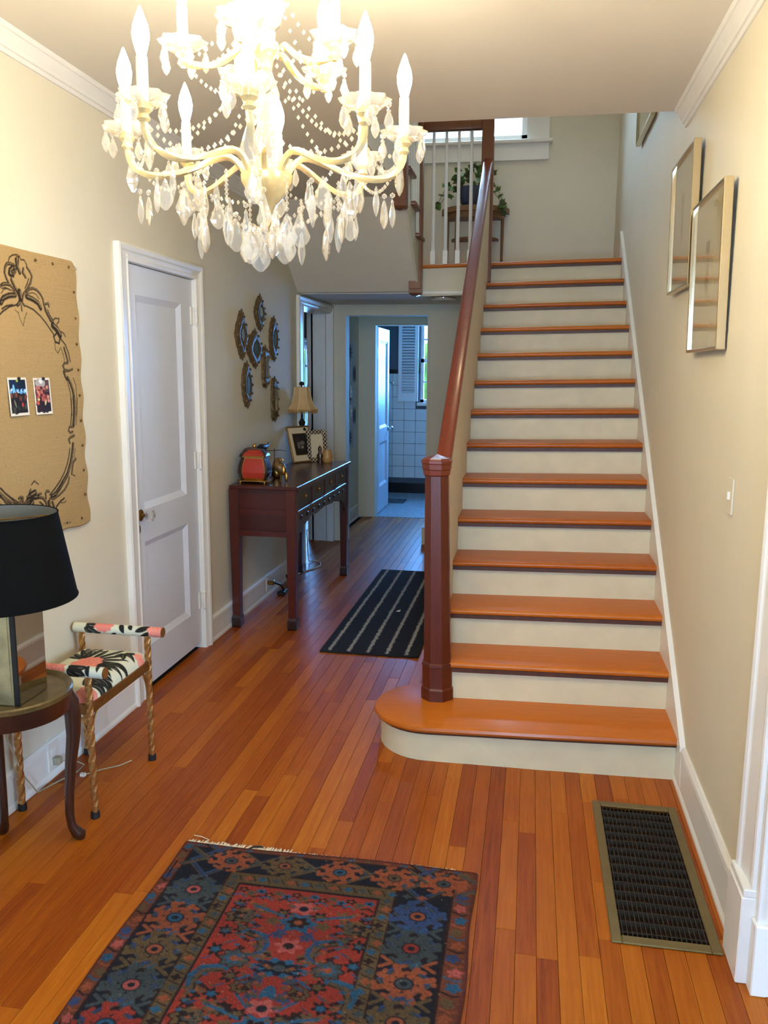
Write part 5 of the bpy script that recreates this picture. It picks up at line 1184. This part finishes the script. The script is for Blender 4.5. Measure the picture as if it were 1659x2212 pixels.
sh = MB().ring(bells(0), False).ring(bells(0, 0.97), False).build('lamp_shade', M['bellshade'], bl, True)
for j in range(pn):
    a = 2 * math.pi * j / pn; MB().tube([(lx + r * 1.04 * math.cos(a), ly + r * 1.04 * math.sin(a), TZ + z) for r, z in prof], 0.003, 5).build('shade_rib', M['mat'], sh, True)
MB().lathe([(0.119, 0.391), (0.1245, 0.391), (0.1245, 0.403), (0.119, 0.403)], (lx, ly, TZ), 32).build('shade_rim', M['fringe2'], sh)
ff = MB()
for j in range(90): a = 2 * math.pi * j / 90; ff.tube([(lx + 0.1185 * math.cos(a), ly + 0.1185 * math.sin(a), TZ + 0.393), (lx + 0.1185 * math.cos(a), ly + 0.1185 * math.sin(a), TZ + 0.372)], 0.0022, 4)
ff.build('bead_fringe', M['fringe2'], sh)['kind'] = 'stuff'
MB().lathe([(0.006, 0.565), (0.006, 0.582), (0.020, 0.588), (0.022, 0.598), (0.012, 0.610), (0.003, 0.613)], (lx, ly, TZ), 10).build('finial', M['iron'], bl, True)

# cords and adapter under the console
outlet(XL + 0.0135, 5.58, 0.100, 'brass-toned wall outlet under the console table')
ad = thing('power_adapter', (-1.79, 5.66, 0), 'small power adapter tangle below the console outlet', 'adapter')
MB().box(-1.812, -1.765, 5.56, 5.60, 0.085, 0.118).build('plug', M['brass'], ad, bevel=0.004)
MB().tube([(-1.765, 5.58, 0.10), (-1.73, 5.62, 0.075), (-1.72, 5.66, 0.03), (-1.735, 5.70, 0.008), (-1.72, 5.80, 0.006), (-1.76, 5.92, 0.02), (-1.80, 6.0, 0.05)], 0.008, 8).build('cord', M['iron'], ad, True)
MB().box(-1.755, -1.70, 5.60, 5.66, 0.0, 0.03).build('adapter_body', M['iron'], ad, bevel=0.006)
wc = thing('white_cord', (-1.75, 6.5, 0), 'white cable looped on the floor under the console', 'cord')
MB().tube([(-1.80, 6.60, 0.30), (-1.80, 6.62, 0.10), (-1.80, 6.66, 0.012), (-1.76, 6.72, 0.005), (-1.70, 6.66, 0.005), (-1.675, 6.56, 0.005), (-1.69, 6.46, 0.005), (-1.74, 6.34, 0.005), (-1.79, 6.22, 0.005)], 0.005, 8).build('cord', M['white'], wc, True)

# ------------------------------------------------------------------ MIRROR CLUSTER ON LEFT WALL
def mirror(cy, cz, w, h, kind, label):
    t = thing('wall_mirror', (XL, cy, cz - h / 2), label, 'mirror', 'small bronze mirrors on the left wall')
    def out(s, scal=0.0, n=48):
        P = []
        for k in range(n):
            a = 2 * math.pi * k / n; c, sn = math.cos(a), math.sin(a)
            if kind == 'oval': r = 1.0 + 0.14 * abs(sn) ** 8 ; y, z = 0.86 * c * r, sn * r * 0.88
            elif kind == 'diamond':
                p = 1.5; y = math.copysign(abs(c) ** p, c); z = math.copysign(abs(sn) ** p, sn)
            elif kind == 'rect': y = math.copysign(abs(c) ** 0.42, c) * (0.86 if abs(sn) < 0.93 else 0.55); z = math.copysign(abs(sn) ** 0.9, sn)
            else:  # waisted
                z = sn; y = c * (0.80 + 0.28 * math.cos(3.1 * sn))
            q = 1 + scal * math.cos(14 * a); P.append((cy + s * y * w / 2 * q, cz + s * z * h / 2 * q))
        return P
    rings = []
    for s, x in ((1.0, 0.0), (1.0, 0.012), (0.88, 0.020), (0.66, 0.026), (0.50, 0.022), (0.42, 0.016)):
        rings.append([(XL + x, y, z) for y, z in out(s, 0.045)])
    MB().ring(rings).build('mirror_frame', M['bronze'], t, True)
    gh, gw = {'rect': (0.28, 0.20), 'diamond': (0.17, 0.16), 'oval': (0.20, 0.15), 'waist': (0.13, 0.13)}[kind]
    if kind == 'rect': mb = MB().box(XL + 0.012, XL + 0.0225, cy - w * gw, cy + w * gw, cz - h * gh, cz + h * gh)
    else: mb = MB().ring([[(XL + x, cy + w * gw * math.cos(2 * math.pi * k / 24), cz + h * gh * math.sin(2 * math.pi * k / 24)) for k in range(24)] for x in (0.012, 0.0225)])
    mb.build('mirror_glass', M['mirror'], t)
    if kind == 'rect':
        b = 0.012; mb = MB()
        for (a0, a1, c0, c1) in ((-1, -.86, -1, 1), (.86, 1, -1, 1)): mb.box(XL + 0.02, XL + 0.029, cy + w * gw * a0 * 1.08, cy + w * gw * a1 * 1.08, cz - h * gh, cz + h * gh)
        mb.build('mirror_edge', M['bronze'], t)
    beads = out(0.88)
    for k in range(0, 48, 4): MB().ball((XL + 0.020, beads[k][0], beads[k][1]), 0.0105, 6, 4).build('rosette', M['bronze'], t, True)
    for sg, s in ((1, 1.0), (-1, 0.8)): MB().lathe([(0.002, -0.022), (0.016, -0.010), (0.013, 0.006), (0.004, 0.024)], n=8).xf(Matrix.Translation((XL + 0.013, cy, cz + sg * h * 0.47)) @ Matrix.Diagonal((0.6, s, sg * s, 1))).build('crest', M['bronze'], t, True)
mirror(5.145, 1.820, 0.200, 0.300, 'waist', 'bronze vase-shaped mirror, leftmost of the upper wall cluster')
mirror(5.515, 1.980, 0.205, 0.225, 'diamond', 'bronze pointed diamond mirror, topmost of the wall cluster')
mirror(5.820, 1.820, 0.215, 0.300, 'oval', 'bronze oval mirror with bright glass, upper right of the wall cluster')
mirror(5.400, 1.740, 0.300, 0.240, 'diamond', 'broad bronze diamond mirror at the middle of the cluster')
mirror(5.617, 1.622, 0.150, 0.275, 'rect', 'narrow rectangular bronze mirror just below the oval one')
mirror(5.230, 1.506, 0.200, 0.285, 'oval', 'bronze oval mirror, lowest on the left of the cluster')
mirror(5.820, 1.395, 0.160, 0.305, 'rect', 'tall rectangular bronze mirror hung lowest, above the bell lamp')

# ------------------------------------------------------------------ PICTURES ON THE RIGHT WALL
def framed(y0, y1, z0, z1, label, seedv, depth=0.036, lean_=0.010):
    t = thing('framed_picture', (XR, (y0 + y1) / 2, z0), label, 'picture', 'silver framed prints beside the stairs')
    X = lambda d, z: XR - d - lean_ * (z - z0) / (z1 - z0)
    fw = 0.012; mb = MB()
    def bar(a, b, c, d):
        vs = [(X(dd, z), y, z) for dd in (0.006, depth) for z in (c, d) for y in (a, b)]
        mb.add(vs, [(0, 1, 3, 2), (4, 6, 7, 5), (0, 4, 5, 1), (2, 3, 7, 6), (0, 2, 6, 4), (1, 5, 7, 3)])
    bar(y0, y0 + fw, z0, z1); bar(y1 - fw, y1, z0, z1); bar(y0 + fw, y1 - fw, z0, z0 + fw); bar(y0 + fw, y1 - fw, z1 - fw, z1)
    mb.build('metal_frame', M['silverfr'], t, bevel=0.002)
    c = Canvas(y1 - y0 - 2 * fw, z1 - z0 - 2 * fw, 70, 80, lin(196, 180, 142))
    random.seed(seedv); cx = c.w * 0.48
    for k in range(26): c.line([(cx + random.uniform(-.03, .03), c.h * random.uniform(.3, .72)), (cx + random.uniform(-.03, .03), c.h * random.uniform(.3, .72))], 0.004, lin(150, 128, 86), 0.45)
    c.rect(cx - .035, cx + .035, c.h * .62, c.h * .72, lin(150, 126, 84), .6); c.ell(cx, c.h * .45, .03, .05, lin(158, 136, 94), op=.5)
    canvas_mesh('print', c, lambda A, B: (X(depth - 0.010, z0 + fw + B), y0 + fw + A, z0 + fw + B), M['glazed'], t)
M['silverfr'] = plain('brushed_silver', lin(214, 200, 170), 0.18, 1.0)
M['glazed'] = painted('glazed_print', 0.08, coat=1.0)
framed(3.565, 4.095, 1.952, 2.500, 'silver framed print hung higher beside the stairs, farther from viewer', 3)
framed(2.948, 3.495, 1.680, 2.225, 'silver framed print hung lower, nearer the viewer', 5)
framed(5.10, 5.78, 3.015, 3.65, 'pale framed print high in the stairwell, cut off by the ceiling', 9)
# thermostat-like switch
sw = thing('light_switch', (XR, 2.73, 1.16), 'white toggle switch plate on the right wall', 'switch')
MB().box(XR - 0.006, XR, 2.698, 2.768, 1.165, 1.280).build('cover_plate', M['wall'], sw, bevel=0.002); MB().box(XR - 0.014, XR - 0.006, 2.728, 2.738, 1.212, 1.236).build('toggle', M['white'], sw)

# ------------------------------------------------------------------ PASSAGE AND BATHROOM THINGS
cvt = Canvas(0.42, 1.10, 60, 150, lin(206, 206, 206))
for k in range(5):
    x, y = 0.1 + 0.22 * (k % 2), 0.12 + 0.22 * k
    for q in range(12): a = q * 0.52; cvt.leaf(x, y, x + 0.09 * math.cos(a), y + 0.10 * math.sin(a), 0.03, lin(120, 124, 136))
    cvt.ell(x, y, 0.035, 0.05, lin(96, 100, 116), 0, 7, .3)
ts = thing('toile_hanging', (-1.855, 8.63, 0.8), 'grey printed toile cloth hanging on the passage wall', 'wall hanging')
canvas_mesh('cloth', cvt, lambda X, Y: (-1.852 + 0.006 * np.sin(X * 40), 8.425 + X, 0.790 + Y), M['fabric'], ts)
for z, lb in ((1.39, 'upper of two switch plates on the passage wall'), (1.19, 'lower of two switch plates on the passage wall')):
    s_ = thing('light_switch', (-1.85, 8.53, z - 0.06), lb, 'switch'); MB().box(-1.846, -1.838, 8.49, 8.57, z - 0.062, z + 0.062).build('cover_plate', M['white'], s_, bevel=0.002); MB().box(-1.838, -1.83, 8.522, 8.538, z - 0.012, z + 0.012).build('toggle', M['trim'], s_)
# louvred shutter
shu = thing('shutter', (-1.58, 10.86, 1.215), 'white louvred shutter panel beside the bathroom window', 'shutter')
M['shutter'] = plain('shutter_paint', lin(226, 230, 236), 0.4)
sx0, sx1, sz0_, sz1_ = -1.715, -1.455, 1.215, 2.27
mb = MB().box(sx0, sx0 + 0.045, 10.845, 10.872, sz0_, sz1_).box(sx1 - 0.045, sx1, 10.845, 10.872, sz0_, sz1_).box(sx0 + 0.045, sx1 - 0.045, 10.845, 10.872, sz0_, sz0_ + 0.11).box(sx0 + 0.045, sx1 - 0.045, 10.845, 10.872, sz1_ - 0.07, sz1_); mb.build('shutter_frame', M['shutter'], shu)
fs_ = None
for k in range(24):
    z = sz0_ + 0.128 + 0.0365 * k
    if fs_ is None: fs_ = o = MB().obox(Matrix.Rotation(math.radians(40), 4, 'X'), sx1 - sx0 - 0.09, 0.040, 0.006).build('louvre_slat', M['shutter'], None)
    else: o = fs_.copy(); COL.objects.link(o)
    o.parent = shu; o.location = Vector(((sx0 + sx1) / 2, 10.858, z)) - OFF[shu.name]
tw_ = thing('towel', (-1.86, 10.80, 1.07), 'white towel hanging by the bathroom door', 'towel')
MB().grid(lambda u, v: (-1.95 + 0.14 * u, 10.84 - 0.02 * math.sin(u * 9) - 0.02 * v, 1.07 + 0.38 * v), 10, 6).grid(lambda u, v: (-1.95 + 0.14 * u, 10.86 - 0.02 * math.sin(u * 9) - 0.01 * v, 1.10 + 0.35 * v), 10, 6).build('towel_cloth', plain('towel', lin(228, 232, 238), 0.95), tw_, True)
MB().tube([(-1.98, 10.84, 1.455), (-1.78, 10.84, 1.455)], 0.009, 8).build('towel_bar', M['chrome'], tw_)
for x in (-1.98, -1.78): MB().tube([(x, 10.84, 1.455), (x, 10.895, 1.455)], 0.008, 8).build('bracket', M['chrome'], tw_)
bm_ = thing('bath_mat', (-1.62, 10.15, 0.002), 'dark grey flat mat on the bathroom floor tiles', 'mat'); MB().box(-1.80, -1.50, 10.0, 10.30, 0.002, 0.010).build('mat_body', plain('mat_grey', lin(62, 66, 74), 0.9), bm_, bevel=0.003)
# flush ceiling fixture on the soffit
cf = thing('ceiling_fixture', (-0.73, 6.93, 2.16), 'flat round fixture under the landing soffit', 'ceiling light'); MB().lathe([(0.10, 0.035), (0.102, 0.02), (0.09, 0.006), (0.002, 0.0)], (-0.73, 6.93, 2.161), 28).build('fixture_dish', M['wall'], cf, True); MB().lathe([(0.106, 0.022), (0.108, 0.03), (0.106, 0.035), (0.09, 0.035)], (-0.73, 6.93, 2.161), 28).build('fixture_rim', M['chrome'], cf, True)

# ------------------------------------------------------------------ LANDING PLANT STAND AND PLANT
ps = thing('plant_stand', (-0.52, 7.22, 2.41), 'brown half-round two-tier stand on the stair landing', 'plant stand')
M['standwood'] = wood('stand_wood', [lin(96, 64, 34), lin(122, 86, 50), lin(136, 98, 60)], 0.5, 'x', 0.1, fine=50)
def half(r, z0, z1, name):
    pts = [(-0.52 + r * math.cos(math.pi + math.pi * k / 20), 7.385 + r * 0.95 * math.sin(math.pi + math.pi * k / 20)) for k in range(21)]
    MB().prism(pts, 'z', z0, z1).build(name, M['standwood'], ps)
half(0.285, 2.905, 2.945, 'stand_top'); half(0.245, 2.860, 2.905, 'stand_apron'); half(0.20, 2.690, 2.708, 'stand_shelf')
for x, y in ((-0.75, 7.33), (-0.29, 7.33), (-0.66, 7.17), (-0.38, 7.17)): MB().tube([(x, y, 2.413), (x, y, 2.87)], [0.010, 0.014], 8).build('leg', M['standwood'], ps)
pp = thing('potted_plant', (-0.545, 7.22, 2.946), 'green ivy in a dark blue pot on the landing stand', 'plant')
M['potblue'] = plain('blue_glaze', lin(48, 54, 78), 0.3, var=0.2, scale=20)
pc = (-0.548, 7.215, 2.946)
MB().lathe([(0.070, 0), (0.088, 0.03), (0.108, 0.09), (0.108, 0.125), (0.096, 0.150), (0.086, 0.150), (0.080, 0.12)], pc, 24).build('pot', M['potblue'], pp, True)
M['leafg'] = plain('ivy_leaf', lin(92, 126, 58), 0.5, var=0.3, scale=40); M['leafd'] = plain('ivy_leaf_dark', lin(74, 84, 44), 0.5, var=0.3, scale=40)
random.seed(11)
leafm = None
for k in range(96):
    if k < 66:
        a = random.uniform(0, 2 * math.pi); r = 0.15 * math.sqrt(random.random()); P = Vector((pc[0] + r * 1.1 * math.cos(a), pc[1] + r * 0.7 * math.sin(a) - 0.01, pc[2] + 0.13 + random.uniform(0, 0.16)))
    else:
        s_ = random.choice((-1, 1)); t = random.random(); P = Vector((pc[0] + s_ * (0.12 + 0.16 * t), pc[1] - 0.03 + random.uniform(-.03, .03), pc[2] + 0.16 + 0.04 * math.sin(t * 6) - 0.17 * t * t - random.uniform(0, .05)))
    me = MB().add([(0, 0, 0), (0.014, 0.012, 0.003), (0.024, 0.034, 0), (0.006, 0.042, -.003), (0, 0.058, -0.006), (-0.006, 0.042, -.003), (-0.024, 0.034, 0), (-0.014, 0.012, 0.003)], [(0, 1, 2, 3, 4), (0, 4, 5, 6, 7)]) if leafm is None else None
    if leafm is None: leafm = o = me.build('leaf', M['leafg'], None)
    else: o = leafm.copy(); COL.objects.link(o)
    o.parent = pp; o.location = P - OFF[pp.name]; o.rotation_euler = (random.uniform(-.9, 1.2), random.uniform(-.8, .8), random.uniform(0, 6.28)); sc = random.uniform(0.9, 1.6); o.scale = (sc, sc, sc)
    if k % 2 == 0 and k > 0: o.material_slots[0].link = 'OBJECT'; o.material_slots[0].material = M['leafd']
vn = MB()
for s_ in (-1, 1):
    for q in range(2): vn.tube([(pc[0] + s_ * 0.06, pc[1] - 0.02, pc[2] + 0.15), (pc[0] + s_ * 0.14, pc[1] - 0.04, pc[2] + 0.19 - .03 * q), (pc[0] + s_ * 0.22, pc[1] - 0.04, pc[2] + 0.12 - .06 * q), (pc[0] + s_ * 0.27, pc[1] - 0.04, pc[2] + 0.02 - .02 * q)], 0.002, 5)
vn.build('vine', M['leafd'], pp, True)

# sheer curtain in the dining window, garden hedge outside
cu = thing('sheer_curtain', (-3.15, 10.74, 0.6), 'white sheer curtain at the dining room window', 'curtain')
def sheer():
    m = crystal('sheer_cloth', (0.95, 0.97, 1, 1), 0.6, 0.0); return m
MB().grid(lambda u, v: (-3.36 + 0.36 * u, 10.735 + 0.012 * math.sin(u * 40), 0.62 + 1.36 * v), 40, 4).build('curtain_cloth', sheer(), cu, True)
MB().tube([(-3.45, 10.735, 1.99), (-2.45, 10.735, 1.99)], 0.008, 8).build('curtain_rod', M['white'], cu)
M['hedge'] = plain('garden_green', lin(120, 168, 70), 0.9, var=0.55, scale=3)
def hedge(x0, x1, y, h, label):
    def f(u, v):
        return (x0 + (x1 - x0) * u, y + 0.35 * math.sin(u * 37 + v * 9) * math.sin(v * 11 + u * 5) - 0.6 * v, -0.3 + h * v + 0.15 * math.sin(u * 60))
    hb = MB().grid(f, 60, 14); hb.grid(lambda u, v: (x0 + (x1 - x0) * u, y + 1.2 - .5 * v, -0.3 + (h - .1) * v), 20, 4)
    return tag(hb.build('hedge', M['hedge'], None, True), label, 'hedge')
hedge(-8, 1.5, 15.5, 2.3, 'blurred green garden hedge outside the far windows')
# ------------------------------------------------------------------ CHANDELIER
CHX, CHY = -0.637, 2.0
ch = thing('chandelier', (CHX, CHY, 1.84), 'lit two-tier crystal chandelier with candle bulbs', 'chandelier')
M['bulb'] = emit('bulb_glow', BULB_COL, BULB_STR)
M['sleeve'] = plain('candle_sleeve', lin(240, 228, 200), 0.5)
M['armgilt'] = plain('gilt_glass_arm', lin(234, 200, 134), 0.2, 0.2, var=0.1, scale=60, coat=0.6)
c0 = (CHX, CHY, 0)
MB().lathe([(0.004, 0.01), (0.062, 0.0), (0.066, -0.012), (0.030, -0.030), (0.012, -0.040)], (CHX, CHY, ZC - 0.005), 20).build('ceiling_canopy', M['gold'], ch, True)
MB().tube([(CHX, CHY, ZC - 0.04), (CHX, CHY, 2.50)], 0.005, 8).build('hanging_rod', M['gold'], ch)
MB().lathe([(0.006, 2.50), (0.030, 2.49), (0.046, 2.455), (0.050, 2.42), (0.036, 2.385), (0.018, 2.372)], c0, 18).build('glass_vase', M['crystal'], ch, True)
MB().lathe([(0.018, 2.375), (0.026, 2.368), (0.024, 2.352), (0.032, 2.345), (0.034, 2.325), (0.020, 2.310), (0.016, 2.29)], c0, 18).build('upper_hub', M['armgilt'], ch, True)
MB().lathe([(0.014, 2.292), (0.022, 2.27), (0.034, 2.235), (0.030, 2.20), (0.018, 2.175), (0.024, 2.155), (0.036, 2.12), (0.030, 2.085), (0.020, 2.07)], c0, 18).build('glass_column', M['crystal'], ch, True)
MB().lathe([(0.020, 2.075), (0.050, 2.066), (0.062, 2.055), (0.060, 2.040), (0.046, 2.015), (0.030, 1.995), (0.018, 1.985), (0.012, 1.965), (0.004, 1.96)], c0, 20).build('lower_hub', M['armgilt'], ch, True)
def bez(P, n=14):
    out = []
    for i in range(n + 1):
        t = i / n; q = [Vector(p) for p in P]
        while len(q) > 1: q = [a.lerp(b, t) for a, b in zip(q[:-1], q[1:])]
        out.append(q[0])
    return out
def mk_prism(L, r, n=6):
    return MB().lathe([(0.0008, 0), (r * 0.5, -L * 0.10), (r * 0.35, -L * 0.16), (r * 0.8, -L * 0.38), (r, -L * 0.62), (r * 0.55, -L * 0.88), (0.0008, -L)], n=n)
def mk_leafdrop(L, r):
    mb = MB(); pr = [(0.10, 0.0), (0.30, -0.12), (0.42, -0.22), (0.78, -0.50), (1.0, -0.66), (0.86, -0.78), (0.62, -0.88), (0.20, -1.0)]
    rings = []
    for k, (q, z) in enumerate(pr):
        hw = r * q; th = 0.0075 * math.sin(math.pi * min(1, (k + 0.6) / len(pr)))
        rings.append([(-hw, 0, z * L), (-hw * 0.45, -th, z * L * 1.0), (hw * 0.45, -th, z * L), (hw, 0, z * L), (hw * 0.45, th, z * L), (-hw * 0.45, th, z * L)])
    return mb.ring(rings)
meshes = {}
def inst(key, maker, name, mat, parent, loc, rz=0.0, smooth=False, sc=1.0):
    if key not in meshes:
        o = maker().build(name, mat, None, smooth); meshes[key] = o.data; o.name = name
    else:
        o = bpy.data.objects.new(name, meshes[key]); COL.objects.link(o)
    o.parent = parent; off = OFF.get(parent.name, Vector((0, 0, 0))); OFF[o.name] = off
    o.location = Vector(loc) - off; o.rotation_euler = (0, 0, rz); o.scale = (sc, sc, sc); return o
mk_pan = lambda: MB().lathe([(0.010, 0.0), (0.030, 0.004), (0.048, 0.018), (0.052, 0.026), (0.049, 0.027), (0.030, 0.010), (0.010, 0.006)], n=32, fn=lambda t, r, z: 1 + (0.10 * math.cos(8 * t) if r > 0.04 else 0.0))
mk_sock = lambda: MB().lathe([(0.006, -0.030), (0.014, -0.022), (0.010, -0.012), (0.018, -0.004), (0.016, 0.006), (0.011, 0.012)], n=14)
mk_sleeve = lambda: MB().lathe([(0.0118, 0.0), (0.0122, 0.05), (0.0118, 0.088), (0.004, 0.089)], n=14)
mk_bulb = lambda: MB().lathe([(0.008, 0.0), (0.011, 0.010), (0.0165, 0.030), (0.0180, 0.045), (0.0150, 0.062), (0.0085, 0.080), (0.0035, 0.093), (0.0008, 0.098)], n=12)
mk_bead = lambda: MB().lathe([(0.0008, 0.0065), (0.006, 0.003), (0.006, -0.003), (0.0008, -0.0065)], n=6)
def arm(ang, R, z_hub, z_cup, dip, tier):
    ca, sa = math.cos(ang), math.sin(ang); W = lambda r, z: (CHX + r * ca, CHY + r * sa, z)
    path = bez([W(0.045, z_hub), W(R * 0.30, z_hub + (z_cup - z_hub) * 0.9 + 0.05), W(R * 0.42, z_hub - dip), W(R * 0.80, z_hub - dip * 1.15), W(R, z_hub - dip * 0.4), W(R, z_cup - 0.026)], 20)
    a = MB().tube(path, 0.0085, 8, twist=0.18, prof=lambda k, n: 1.0 if k % 2 else 0.84).build('arm', M['armgilt'], ch, True)
    inst('pan', mk_pan, 'drip_pan', M['crystal'], a, W(R, z_cup), ang, True); inst('sock', mk_sock, 'candle_cup', M['armgilt'], a, W(R, z_cup), ang, True)
    inst('sleeve', mk_sleeve, 'candle_sleeve', M['sleeve'], a, W(R, z_cup + 0.010), ang, True); inst('bulb', mk_bulb, 'candle_bulb', M['bulb'], a, W(R, z_cup + 0.098), ang, True)
    for k in range(5):
        t = ang + 2 * math.pi * (k + 0.5) / 5; x, y = CHX + R * ca + 0.050 * math.cos(t), CHY + R * sa + 0.050 * math.sin(t)
        inst('bead', mk_bead, 'bead', M['crystal'], a, (x, y, z_cup + 0.013)); inst('drop_s', lambda: mk_prism(0.046, 0.0105, 8), 'teardrop', M['crystal'], a, (x, y, z_cup + 0.006), t)
    if tier == 0:
        # larger leaf pendant and icicles under the arm
        inst('leafd', lambda: mk_leafdrop(0.072, 0.023), 'leaf_pendant', M['crystal'], a, W(R * 0.97, z_cup - 0.042), ang + 1.2, sc=1.1); inst('bead', mk_bead, 'bead', M['crystal'], a, W(R * 0.97, z_cup - 0.036))
        inst('ici', lambda: mk_prism(0.070, 0.0085, 6), 'icicle_pendant', M['crystal'], a, W(R * 0.80, z_hub - dip * 0.75), ang)
        inst('leafd', None, 'leaf_pendant', M['crystal'], a, W(R * 0.60, z_hub - dip * 0.75 - 0.01), ang + 0.5)
        inst('leafd', None, 'leaf_pendant', M['crystal'], a, W(R * 0.86, z_hub - dip - 0.03), ang + 2.0, sc=0.9); inst('bead', None, 'bead', M['crystal'], a, W(R * 0.86, z_hub - dip - 0.02))
        inst('ici', None, 'icicle_pendant', M['crystal'], a, W(R * 0.92, z_hub - dip * 0.7 - 0.03), ang, sc=0.95); inst('bead', None, 'bead', M['crystal'], a, W(R * 0.92, z_hub - 0.03))
        inst('ici', None, 'icicle_pendant', M['crystal'], a, W(R * 0.45, z_hub - 0.02), ang, sc=1.0)
    return path
def strand(p0, p1, sag, n, name='bead_strand', r=0.0048):
    mb = MB(); p0, p1 = Vector(p0), Vector(p1)
    for k in range(n):
        t = (k + 0.5) / n; p = p0.lerp(p1, t); p.z -= sag * 4 * t * (1 - t)
        mb.lathe([(0.0006, r * 1.15), (r, 0), (0.0006, -r * 1.15)], p, 6)
    return mb.build(name, M['crystal'], ch)
NL, RL, OFFL = 8, 0.325, math.radians(192)
ends = []
for k in range(NL):
    a = OFFL + 2 * math.pi * k / NL; arm(a, RL, 2.045, 2.135, 0.012, 0); ends.append(a)
NU, RU = 5, 0.185
uends = []
for k in range(NU):
    a = math.radians(200) + 2 * math.pi * k / NU; arm(a, RU, 2.325, 2.312, 0.050, 1); uends.append(a)
PT = lambda a, r, z: (CHX + r * math.cos(a), CHY + r * math.sin(a), z)
for k, a in enumerate(ends):
    b = ends[(k + 1) % NL]; strand(PT(a, RL * 0.97, 2.10), PT(b, RL * 0.97, 2.10), 0.055, 16)
    strand(PT(a, RL * 0.70, 2.035), (CHX, CHY, 1.930), 0.022, 15)
    strand(PT(a, 0.035, 2.30), PT(a, RL * 0.92, 2.105), 0.060, 18)
for k, a in enumerate(uends):
    b = uends[(k + 1) % NU]; strand(PT(a, RU, 2.30), PT(b, RU, 2.30), 0.035, 12); strand(PT(a, 0.04, 2.46), PT(a, RU, 2.30), 0.035, 10)
# pendants around the lower rim and the bottom cluster
for k in range(12):
    a = math.radians(15 + 30 * k); r = (0.15, 0.21, 0.09)[k % 3]; z = (1.985, 2.000, 1.965)[k % 3]
    inst('bead', mk_bead, 'bead', M['crystal'], ch, PT(a, r, z + 0.008))
    if k % 2: inst('leafd', None, 'leaf_pendant', M['crystal'], ch, PT(a, r, z), a + 0.8, sc=1.1)
    else: inst('ici', None, 'icicle_pendant', M['crystal'], ch, PT(a, r, z), a, sc=1.15)
for k in range(8):
    a = OFFL + 2 * math.pi * (k + 0.5) / 8; r = 0.185 if k % 2 else 0.15; z0 = 2.03
    strand(PT(a, r, z0), PT(a, r, 1.965 if k % 2 else 1.950), 0, 7, r=0.0055)
    if k % 2: inst('ici', None, 'icicle_pendant', M['crystal'], ch, PT(a, r, 1.955), a, sc=1.2)
    else: inst('leafd', None, 'leaf_pendant', M['crystal'], ch, PT(a, r, 1.945), a + 1.0, sc=1.05)
for k in range(6):
    a = math.radians(30 + 60 * k); inst('drop_b', lambda: mk_prism(0.056, 0.015, 8), 'teardrop', M['crystal'], ch, PT(a, 0.035, 1.945), a)
    inst('leafd', None, 'leaf_pendant', M['crystal'], ch, PT(a + 0.5, 0.055, 1.930), a, sc=1.0)
MB().lathe([(0.004, 1.965), (0.010, 1.95), (0.006, 1.935), (0.002, 1.93)], c0, 10).build('finial', M['gold'], ch, True)
inst('ballb', lambda: MB().ball((0, 0, 0), 0.021, 14, 8), 'crystal_ball', M['crystal'], ch, (CHX + 0.012, CHY - 0.02, 1.885)); inst('leafd', None, 'leaf_pendant', M['crystal'], ch, (CHX - 0.012, CHY - 0.02, 1.912), 0.1, sc=1.1)
